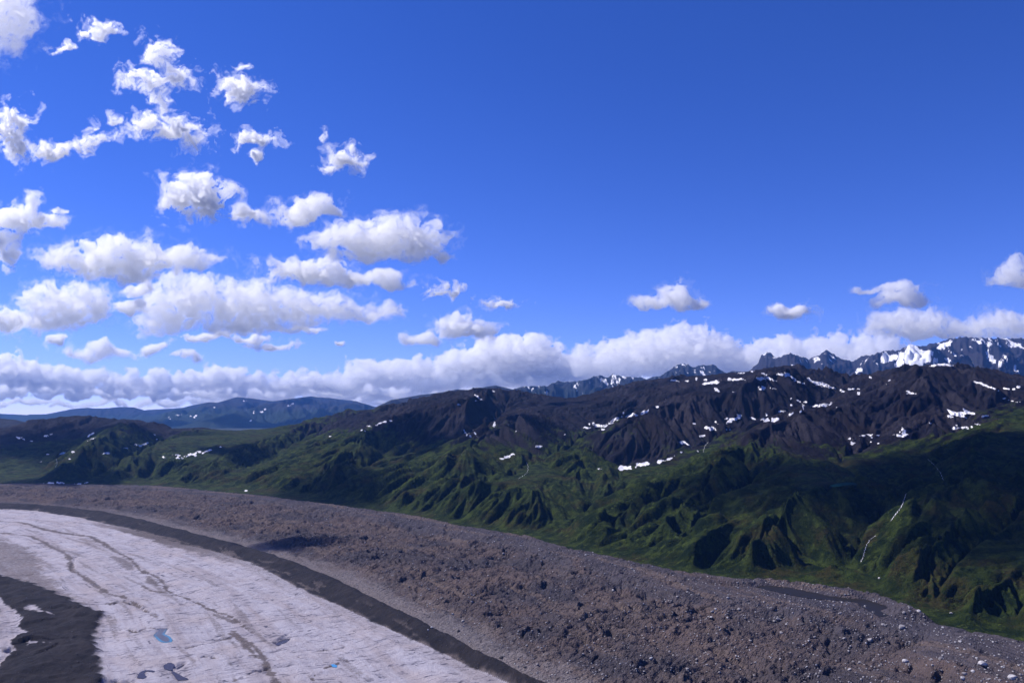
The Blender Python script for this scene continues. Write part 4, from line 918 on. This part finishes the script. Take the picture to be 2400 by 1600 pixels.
# ================================================================== SNOW PATCHES (parts of the mountains they lie on)
from mathutils.bvhtree import BVHTree
def far_hit(names):
    trees = []
    for n in names:
        me = STRUCT[n].data
        co = np.zeros(len(me.vertices) * 3, np.float32); me.vertices.foreach_get('co', co)
        trees.append(BVHTree.FromPolygons(co.reshape(-1, 3).tolist(), [tuple(p.vertices) for p in me.polygons]))
    o = Vector((0, 0, CAMH))
    def f(px, py):
        u, yy, zz = ray(px, py); out = np.full((3, len(u)), np.nan)
        for i in range(len(u)):
            d = Vector((u[i], yy[i], zz[i])).normalized()
            best = None
            for t in trees:
                h = t.ray_cast(o, d)
                if h[0] is not None and (best is None or h[3] < best[1]): best = (h[0], h[3])
            if best: out[:, i] = best[0]
        return out
    return f
SNOWN = 0
def snow_patch(cx, cy_, w, h, ang=0.0, poly=None, parent=None, hf=hit, lift=1.2, seed=None):
    global SNOWN
    SNOWN += 1; sd_ = SNOWN
    if poly is None:
        ex_ = max(w, h) * .62 + 2
        x0, x1, y0, y1 = cx - ex_, cx + ex_, cy_ - ex_, cy_ + ex_
        if abs(ang) < 12: y0, y1 = cy_ - h * .62 - abs(math.sin(R(ang))) * w * .5 - 2, cy_ + h * .62 + abs(math.sin(R(ang))) * w * .5 + 2
    else:
        p = arr(poly); x0, x1, y0, y1 = p[:, 0].min() - 2, p[:, 0].max() + 2, p[:, 1].min() - 2, p[:, 1].max() + 2
    g = 1.0 if max(x1 - x0, y1 - y0) < 60 else 1.2
    nx, ny = int((x1 - x0) / g) + 2, int((y1 - y0) / g) + 2
    px, py = np.meshgrid(x0 + np.arange(nx) * g, y0 + np.arange(ny) * g, indexing='ij')
    nz = fbm(px / 9 + sd_ * 7.3, py / 6 + sd_ * 3.1, 3, 90)
    if poly is None:
        a = R(ang); dx_, dy_ = px - cx, py - cy_
        u = (dx_ * math.cos(a) + dy_ * math.sin(a)) / (w * .5 + .4); v = (-dx_ * math.sin(a) + dy_ * math.cos(a)) / (h * .5 + .5)
        f = (1 - np.sqrt(u * u + v * v)) * min(w, h) * .5 + nz * min(1.3 + .1 * min(w, h), 4.0)
    else: f = poly_field(px, py, p) + nz * 1.0
    x, y, z = hf(px.ravel(), py.ravel())
    rr = np.hypot(x, y).reshape(nx, ny)
    z = z + np.where(f.ravel() > .4, lift, -.3)
    Vv = np.stack([x, y, z], -1)
    okv = (f > -.35) & np.isfinite(rr)
    id_ = np.arange(nx * ny).reshape(nx, ny)
    c4 = np.stack([rr[:-1, :-1], rr[1:, :-1], rr[1:, 1:], rr[:-1, 1:]], -1)
    with np.errstate(invalid='ignore'): spread = (np.nanmax(c4, -1) - np.nanmin(c4, -1)) / np.nanmin(c4, -1) < .05
    cell = okv[:-1, :-1] & okv[1:, :-1] & okv[1:, 1:] & okv[:-1, 1:] & spread
    q = np.stack([id_[:-1, 1:], id_[1:, 1:], id_[1:, :-1], id_[:-1, :-1]], -1)[cell]
    if len(q) < 1: return
    ids, inv = np.unique(q, return_inverse=True)
    if parent is None: parent = STRUCT['left_mountain' if cx < 800 else 'middle_mountain' if cx < 1335 else 'right_mountain']
    return new_mesh('snow_patch', Vv[ids], inv.reshape(q.shape), M_SNOW, parent)
S7 = [(20, 620, 90, 22, -8), (125, 603, 50, 18, -10), (180, 588, 40, 12, -15), (210, 570, 12, 6), (25, 305, 50, 14, -25), (105, 270, 16, 8), (155, 232, 6, 26), (220, 110, 45, 8, 10), (290, 113, 18, 6), (345, 100, 12, 16), (400, 103, 16, 8),
      (440, 122, 115, 18, -6), (470, 165, 35, 16, 30), (590, 103, 100, 10, -4), (560, 98, 40, 8), (625, 60, 50, 8, -10), (690, 52, 30, 8), (740, 98, 55, 22), (770, 72, 50, 10, 20), (800, 100, 80, 10, 20), (850, 72, 60, 10), (900, 72, 40, 22, 20), (930, 88, 60, 8, 25),
      (750, 150, 45, 16, 5), (745, 163, 30, 8), (820, 158, 30, 5, 10), (570, 178, 10, 6), (980, 120, 60, 8, 20), (1040, 105, 40, 12, 40), (1080, 125, 70, 18, 30), (1130, 135, 80, 22, 20), (1170, 150, 40, 10, 20), (1235, 170, 32, 12, 10), (1283, 162, 14, 8), (1303, 160, 16, 9),
      (1340, 162, 32, 7, 5), (1342, 187, 24, 20, 40), (1527, 110, 10, 7), (1520, 130, 16, 5), (1410, 90, 30, 8, 35), (985, 245, 50, 8, 40), (1000, 272, 10, 30), (985, 297, 20, 14, -40), (1015, 241, 24, 5), (925, 222, 12, 14), (928, 263, 14, 10), (1100, 263, 85, 18, -3), (1125, 260, 50, 20, -10),
      (1165, 252, 25, 10, -25), (1190, 237, 18, 8, -30), (1205, 275, 16, 8), (920, 318, 42, 12, -25), (862, 296, 40, 10, 5), (776, 318, 12, 16), (770, 350, 60, 22, 5), (825, 348, 55, 24, -12), (690, 340, 32, 10, 15), (608, 322, 34, 12), (605, 337, 30, 18, -20), (570, 345, 60, 16, 5), (528, 340, 24, 10),
      (545, 360, 40, 22, -30), (470, 365, 34, 8, 38), (330, 375, 16, 5), (430, 400, 58, 22, 10), (405, 400, 20, 12), (380, 448, 36, 12), (535, 410, 30, 5), (262, 488, 40, 20), (295, 502, 36, 8, 40), (250, 547, 14, 8), (355, 545, 18, 10), (1290, 465, 40, 8, 5), (1300, 492, 28, 18), (1370, 447, 38, 8, 5), (1408, 442, 36, 10, 15),
      (1420, 455, 30, 6), (1458, 446, 22, 6), (1412, 482, 10, 6), (1455, 493, 18, 6), (1615, 413, 42, 22, 40), (1620, 437, 60, 20, 20), (1585, 447, 60, 14, 15), (1900, 328, 32, 10, 10), (2112, 326, 46, 12, -8), (1925, 400, 45, 14, 5), (1990, 397, 80, 14, -3), (1938, 384, 20, 9), (2065, 376, 22, 6, 10), (1775, 370, 14, 7),
      (2110, 138, 135, 12, 20), (2245, 158, 36, 10, 5), (2290, 160, 22, 9), (2320, 147, 20, 12), (2230, 218, 14, 5), (2275, 233, 24, 5, 10), (2310, 240, 24, 5), (1640, 175, 40, 10, 10), (1650, 188, 55, 6), (1850, 12, 100, 16, -4), (1900, 16, 40, 10), (1800, 16, 50, 8)]
S6 = [(510, 367, 60, 8, -20), (555, 355, 20, 5), (430, 387, 20, 6), (405, 420, 14, 5), (385, 412, 8, 5), (195, 450, 8, 5), (1100, 212, 40, 8, 40), (1085, 232, 10, 5), (1120, 230, 14, 5), (825, 260, 8, 4), (980, 254, 14, 4), (1190, 170, 20, 6, 20), (1198, 374, 14, 46, 10), (1025, 435, 10, 46, -30), (1050, 445, 9, 26, -30), (1080, 430, 9, 38, -35),
      (1275, 575, 95, 14, -20), (1470, 512, 40, 16), (1330, 420, 8, 6), (1633, 440, 8, 5), (1768, 397, 34, 10), (1782, 378, 16, 10), (1805, 375, 12, 16), (1835, 387, 60, 16, 10), (1878, 385, 30, 22, -10), (1860, 408, 26, 8), (1935, 352, 80, 18, -28), (1990, 305, 8, 34, 20), (2030, 322, 48, 22, -25), (2065, 320, 26, 12, 20), (2115, 303, 55, 10, -22),
      (2197, 268, 14, 8), (1995, 645, 110, 20, -4), (1980, 634, 36, 14, 30), (1840, 648, 20, 5), (1600, 242, 16, 5)]
S5 = [(135, 367, 36, 12, 5), (165, 379, 30, 8, 15), (220, 393, 12, 5), (325, 355, 34, 10, -15), (356, 348, 18, 6), (625, 347, 46, 12, -30), (608, 362, 16, 6), (637, 378, 50, 8, -25), (875, 438, 28, 7, 5), (950, 420, 36, 18, 25), (990, 415, 55, 10, -25), (735, 478, 50, 12), (1070, 347, 10, 6), (1075, 378, 18, 6), (1225, 490, 55, 8, 3),
      (1330, 482, 110, 14, -15), (1335, 490, 30, 10), (1220, 508, 70, 8, 2), (1410, 470, 40, 8, -25), (1445, 455, 30, 10, -15), (1125, 503, 14, 4), (1520, 432, 10, 4), (355, 445, 12, 5), (330, 483, 12, 5), (430, 478, 50, 12, -12), (500, 468, 20, 6), (475, 516, 24, 6, -15), (283, 537, 10, 6), (385, 680, 150, 8, 1), (565, 683, 80, 8, -8), (1690, 733, 24, 8, -20), (2072, 405, 8, 5)]
for L_, s_, ox, oy in ((S7, .3827, 1500, 850), (S6, .3827, 700, 850), (S5, .3401, 0, 900)):
    for p in L_: snow_patch(ox + p[0] * s_, oy + p[1] * s_, p[2] * s_, p[3] * s_, p[4] if len(p) > 4 else 0)
snow_patch(2250, 972, 70, 25, poly=q4([(1005, 908), (1060, 930), (1100, 945), (1150, 948), (1165, 940), (1195, 945), (1180, 915), (1185, 902), (1230, 925), (1280, 945), (1340, 968), (1300, 978), (1240, 972), (1205, 980), (1210, 1000), (1250, 1022), (1220, 1020), (1180, 1005), (1120, 995), (1050, 980), (1025, 950)]))
fh4 = far_hit(['blue_mountain'])
for p in [(1232, 211, 24, 8), (1160, 230, 8, 8), (1172, 242, 10, 6), (1345, 222, 22, 12, -30), (1312, 222, 10, 5), (1685, 117, 22, 8, -10), (1748, 195, 8, 42, 15), (1800, 190, 22, 8), (1825, 172, 18, 7, -20), (1728, 250, 14, 12), (2010, 140, 52, 14, -20), (1480, 160, 10, 4), (1690, 178, 10, 5)]:
    snow_patch(p[0] * .3401, 900 + p[1] * .3401, p[2] * .3401, p[3] * .3401, p[4] if len(p) > 4 else 0, parent=STRUCT['blue_mountain'], hf=fh4, lift=4.0)
print('snow', SNOWN, round(time.time() - T0, 1))

# ================================================================== WATER
def mat_water(name, col, col2=None, rough=0.12, spec=.25):
    k = NT(name); c = (*col, 1)
    if col2: c = k.mix(k.attr('rim'), col, col2)
    n = k.noise(k.pos(), .6, 3, .6)
    return k.diffuse(c if col2 else col, k.bump(n, .05, .4), rough, spec)
M_POOL = mat_water('meltwater', (0.085, 0.08, 0.095), (0.05, 0.20, 0.34), spec=.08)
M_POOLB = mat_water('blue_meltwater', (0.04, 0.22, 0.46), spec=.08)
M_POOLD = mat_water('dark_meltwater', (0.050, 0.045, 0.058), spec=.06)
M_POND = mat_water('silty_water', (0.020, 0.017, 0.013), rough=.45, spec=.06)
M_TARN = mat_water('tarn_water', (0.004, 0.034, 0.028), rough=.7, spec=.02)
def water_sheet(name, xy, z, mat, label, cat, rim=False, n=4.0, group=None):
    lo, hi = xy.min(0), xy.max(0); st = max((hi - lo).max() / 46, .6)
    nx, ny = int((hi[0] - lo[0]) / st) + 3, int((hi[1] - lo[1]) / st) + 3
    x, y = np.meshgrid(lo[0] - st + np.arange(nx) * st, lo[1] - st + np.arange(ny) * st, indexing='ij')
    f = poly_field(x, y, xy); ok = f > -st * .8
    id_ = np.arange(nx * ny).reshape(nx, ny); cell = ok[:-1, :-1] & ok[1:, :-1] & ok[1:, 1:] & ok[:-1, 1:]
    q = np.stack([id_[:-1, :-1], id_[1:, :-1], id_[1:, 1:], id_[:-1, 1:]], -1)[cell]
    ids, inv = np.unique(q, return_inverse=True)
    Vv = np.stack([x, y, np.full_like(x, z)], -1).reshape(-1, 3)
    ri = sstep(5.5, 1.5, f) * sstep(.2, .75, (x - lo[0]) / (hi[0] - lo[0]) * .9 + .35 * (1 - (y - lo[1]) / (hi[1] - lo[1])))
    o = new_mesh(name, Vv[ids], inv.reshape(q.shape), mat, attrs={'rim': ri.ravel()[ids]})
    return tag(o, label, cat, group)
for i, ((lb, P), (pz, xy)) in enumerate(zip(POOLS, POOLZ)):
    water_sheet('meltwater_pool', xy, pz, [M_POOL, M_POOLD, M_POOLD, M_POOLD, M_POOLD, M_POOLB, M_POOLD][i], lb, 'pool', group='meltwater pools on the ice')
water_sheet('moraine_pond', pxy, POND_Z, M_POND, 'long dark brown pond in the trough behind the moraine crest', 'pond')
def drape(name, px, py, mat, label, cat, lift=1.2):
    x, y, z = hit(px.ravel(), py.ravel()); Vv = np.stack([x, y, z + lift], -1); n1, n2 = px.shape
    id_ = np.arange(n1 * n2).reshape(n1, n2); q = np.stack([id_[:-1, :-1], id_[1:, :-1], id_[1:, 1:], id_[:-1, 1:]], -1).reshape(-1, 4)
    rr = np.hypot(x, y); sp_ = rr[q].max(1) / rr[q].min(1) < 1.3; ok = np.isfinite(Vv[q].sum((1, 2))) & sp_
    q = q[ok]; ids, inv = np.unique(q, return_inverse=True)
    return tag(new_mesh(name, Vv[ids], inv.reshape(q.shape), mat), label, cat)
tp = arr([(1165, 750), (1185, 743), (1225, 736), (1265, 730), (1300, 733), (1332, 740), (1300, 746), (1262, 748), (1215, 756), (1180, 758)]) * .3827 + [1500, 850]
tx, ty, tz = hit(tp[:, 0], tp[:, 1])
tzm = float(np.nanmax(tz)) + .6
water_sheet('tarn', np.stack(at_z(tp[:, 0], tp[:, 1], min(tzm, CAMH - 40)), 1), min(tzm, CAMH - 40), M_TARN, 'small dark teal tarn on the green shelf above the waterfall', 'lake')
k = NT('white_water'); M_WW = k.diffuse(k.mix(k.ss(k.noise(k.pos(), .12, 3), .42, .58), (.75, .75, .78), (.16, .16, .18)), None, .6, .3)
def stream(pts, w, label, name='stream'):
    P = resample(arr(pts), max(10, int(len(pts) * 9)))
    j = gn(np.arange(len(P)) / 1.6, np.zeros(len(P)), 7) * 3.2
    ww = w * (.6 + .6 * np.abs(gn(np.arange(len(P)) / 3.0, np.ones(len(P)) * .5, 8)))
    px = np.stack([P[:, 0] + j - ww / 2, P[:, 0] + j, P[:, 0] + j + ww / 2], 1); py = np.stack([P[:, 1]] * 3, 1)
    return drape(name, px, py, M_WW, label, 'waterfall' if name == 'waterfall' else 'stream', 1.4)
stream([(2124, 1157), (2119, 1170), (2114, 1186), (2104, 1200), (2094, 1212), (2088, 1222)], 1.7, 'upper white waterfall dropping over the lip of the green shelf', 'waterfall')
stream([(2052, 1256), (2040, 1264), (2032, 1276), (2027, 1290), (2024, 1303), (2018, 1317)], 2.0, 'lower white waterfall running down to the valley floor', 'waterfall')
stream([(2174, 1076), (2190, 1090), (2204, 1108), (2212, 1126)], .9, 'thin stream in the stony gully above the upper waterfall')
stream([(1660, 1036), (1652, 1045), (1648, 1060)], 1.1, 'short bright stream below snow on the middle slope')
stream([(1234, 1083), (1238, 1095), (1236, 1108), (1225, 1116), (1215, 1122)], .8, 'faint broken stream on the green middle slope')
stream([(132, 1075), (134, 1086), (130, 1095)], 1.2, 'tiny stream on the lower slope of the left mountain')
print('water', round(time.time() - T0, 1))

# ================================================================== BOULDERS
def rock_mesh(seed, sub=2):
    import bmesh
    bm = bmesh.new(); bmesh.ops.create_icosphere(bm, subdivisions=sub, radius=1.0)
    r_ = np.random.default_rng(seed)
    pl = [(Vector(r_.normal(size=3)).normalized(), r_.uniform(.55, .92)) for _ in range(9)]
    for v in bm.verts:
        for n_, d_ in pl:
            k_ = v.co.dot(n_)
            if k_ > d_: v.co -= n_ * (k_ - d_)
        v.co *= 1 + r_.uniform(-.05, .05)
        v.co.z *= .8
    me = bpy.data.meshes.new('boulder'); bm.to_mesh(me); bm.free(); return me
ROCKS = [rock_mesh(s, 2 if s < 4 else 1) for s in range(9)]
MATS = {'grey': M_ROCK, 'pale': M_PALE, 'dark': M_DARKROCK}
RM = {}
def boulder(px, py, size_px, kind, label, group=None, xyz=None, m=None):
    if xyz is None:
        x, y, z = (float(v[0]) for v in hit([px], [py])); s = size_px / FOC * math.hypot(x, y) * .5
    else: x, y, z, s = xyz
    i = int(rng.integers(0, 4 if s > 4 else 9)); key = (i, kind)
    if key not in RM:
        me = ROCKS[i].copy(); me.materials.append(MATS[kind]); RM[key] = me
    o = bpy.data.objects.new('boulder', RM[key]); COL.objects.link(o)
    o.location = (x, y, z + s * .25); o.rotation_euler = (rng.uniform(-.4, .4), rng.uniform(-.4, .4), rng.uniform(0, 6.28))
    o.scale = (s * rng.uniform(.9, 1.25), s * rng.uniform(.8, 1.05), s * rng.uniform(.8, 1.1))
    return tag(o, label, 'boulder', group)
BIG = [(2302, 1557, 19, 'pale', 'largest pale boulder, near the lower right corner of the rubble'), (2281, 1574, 11, 'pale', 'pale boulder just below left of the largest one'), (2123, 1550, 12, 'pale', 'round pale boulder standing alone on brown rubble'),
       (2131, 1559, 7, 'grey', 'small grey boulder touching the round pale boulder'), (2205, 1543, 11, 'grey', 'slab-like grey boulder between the round pale and the largest boulder'), (2186, 1559, 8, 'grey', 'lesser grey boulder below the slab-like one'), (2257, 1590, 10, 'pale', 'pale boulder at the bottom edge left of the largest one'),
       (2374, 1589, 17, 'pale', 'split pale boulder in the bottom right corner'), (2114, 1472, 17, 'grey', 'big grey boulder on the bank below the brown pond'), (2040, 1501, 15, 'grey', 'big dark-sided grey boulder left of the bank below the pond'), (1979, 1496, 8, 'grey', 'grey boulder at the foot of the rubble bank'),
       (1824, 1452, 13, 'grey', 'largest grey boulder of the heap in the middle of the rubble'), (1832, 1446, 10, 'dark', 'dark boulder topmost of the heap in the middle of the rubble'), (1815, 1456, 9, 'grey', 'grey boulder lowest in the heap in the middle of the rubble'), (1880, 1463, 11, 'dark', 'dark boulder right of the heap in the middle of the rubble'),
       (2027, 1421, 6, 'pale', 'white boulder on the near shore of the brown pond'), (2061, 1355, 6, 'pale', 'white boulder on the valley floor below the green slope'), (2154, 1433, 10, 'pale', 'white boulder at the outer edge of the moraine crest'), (2229, 1438, 8, 'pale', 'white boulder at the mouth of the gully beyond the moraine'),
       (1179, 1297, 6, 'pale', 'small white boulder high on the rubble near the moraine crest'), (1437, 1383, 7, 'pale', 'white boulder in the middle of the rubble field'), (1012, 1470, 7, 'pale', 'white boulder sitting on the dark medial ridge'), (1003, 1476, 5, 'pale', 'smaller white boulder beside the white one on the dark ridge'),
       (1074, 1479, 9, 'dark', 'dark boulder just beyond the crest of the dark ridge'), (1175, 1541, 11, 'dark', 'black boulder on the crest of the dark ridge'), (1229, 1563, 8, 'dark', 'small black boulder on the crest near the bottom edge')]
for b in BIG: boulder(*b, group='boulders on the moraine')
# individuals strewn over the rubble, most of them near the viewer
nB = 0; GROUPB = 'boulders strewn over the rubble'
while nB < 270:
    px = rng.uniform(900, 2400); py = rng.uniform(1290, 1600)
    x, y, z = (float(v[0]) for v in hit([px], [py]))
    if not math.isfinite(x): continue
    d, s_, a_ = poly_sd(np.array([x]), np.array([y]), U_xy)
    e_ = float(E_of(np.arctan2(x, y))) - math.hypot(x, y)
    if s_[0] < 25 or e_ < 5: continue
    w = .35 + .65 * (e_ < 260) * (px > 1300)
    if rng.random() > w: continue
    s = (1.35 + 2.4 * rng.random() ** 4) * (.75 + math.hypot(x, y) / 6000)
    kd = 'grey' if rng.random() < .7 else 'pale' if rng.random() < .7 else 'dark'
    zn = 'on the crest of the moraine' if e_ < 70 else 'on the bank below the moraine crest' if e_ < 260 else 'in the strip beside the dark ridge' if s_[0] < 130 else 'in the middle of the brown rubble field' if y > 1500 else 'in the nearest part of the rubble field'
    boulder(0, 0, 0, kd, ('larger ' if s > 3.2 else 'small ') + kd + ' boulder lying ' + zn, 'boulders ' + zn, (x, y, z, s)); nB += 1
# everything smaller is one heap of stones
def stones(name, n, xr, yr, smin, smax, test, mat, seed):
    r_ = np.random.default_rng(seed)
    ph = (1 + 5 ** .5) / 2
    iv = np.array([(-1, ph, 0), (1, ph, 0), (-1, -ph, 0), (1, -ph, 0), (0, -1, ph), (0, 1, ph), (0, -1, -ph), (0, 1, -ph), (ph, 0, -1), (ph, 0, 1), (-ph, 0, -1), (-ph, 0, 1)], float); iv /= np.linalg.norm(iv[0])
    it = np.array([(0, 11, 5), (0, 5, 1), (0, 1, 7), (0, 7, 10), (0, 10, 11), (1, 5, 9), (5, 11, 4), (11, 10, 2), (10, 7, 6), (7, 1, 8), (3, 9, 4), (3, 4, 2), (3, 2, 6), (3, 6, 8), (3, 8, 9), (4, 9, 5), (2, 4, 11), (6, 2, 10), (8, 6, 7), (9, 8, 1)])
    px, py = r_.uniform(*xr, n), r_.uniform(*yr, n)
    xs, ys, zs = [], [], []
    for i in range(0, n, 4000):
        x, y, z = hit(px[i:i + 4000], py[i:i + 4000]); xs.append(x); ys.append(y); zs.append(z)
    x, y, z = map(np.concatenate, (xs, ys, zs)); ok = np.isfinite(x); x, y, z = x[ok], y[ok], z[ok]
    ok = test(x, y); x, y, z = x[ok], y[ok], z[ok]; n = len(x)
    s = (smin + (smax - smin) * r_.random(n) ** 3) * (.7 + np.hypot(x, y) / 5000)
    sc = s[:, None, None] * r_.uniform(.65, 1.25, (n, 12, 3)); an = r_.uniform(0, 6.28, n)
    v = iv[None] * sc; c_, s_ = np.cos(an)[:, None], np.sin(an)[:, None]
    v = np.stack([v[..., 0] * c_ - v[..., 1] * s_, v[..., 0] * s_ + v[..., 1] * c_, v[..., 2] * .8], -1)
    v += np.stack([x, y, z + s * .2], -1)[:, None]
    t_ = it[None] + (np.arange(n) * 12)[:, None, None]
    o = new_mesh(name, v.reshape(-1, 3), t_.reshape(-1, 3), mat, smooth=False); return tag(o, kind='stuff')
def on_rubble(x, y):
    d, s_, a_ = poly_sd(x, y, U_xy); e_ = E_of(np.arctan2(x, y)) - np.hypot(x, y)
    cl = fbm(x / 70, y / 70, 3, 95) + .5 * sstep(300, 60, e_)
    return (s_ > 20) & (e_ > -6) & (cl + np.random.default_rng(5).uniform(-.5, .5, len(x)) > .05)
stones('stones', 9000, (300, 2420), (1180, 1600), .8, 2.4, on_rubble, M_ROCK, 11)
stones('pale_stones', 2000, (700, 2420), (1230, 1600), .7, 2.0, on_rubble, M_PALE, 12)
def on_dark(x, y):
    ia = np.interp(np.arctan2(x, y), az, np.arange(NA)); il = np.interp(np.log(np.hypot(x, y)), lr, np.arange(NR))
    return bilerp(ATT['dark'], ia, il) > .5
stones('dark_stones', 2200, (-50, 1300), (1200, 1600), .5, 1.6, on_dark, M_DARKROCK, 13)
print('script time', round(time.time() - T0, 1))
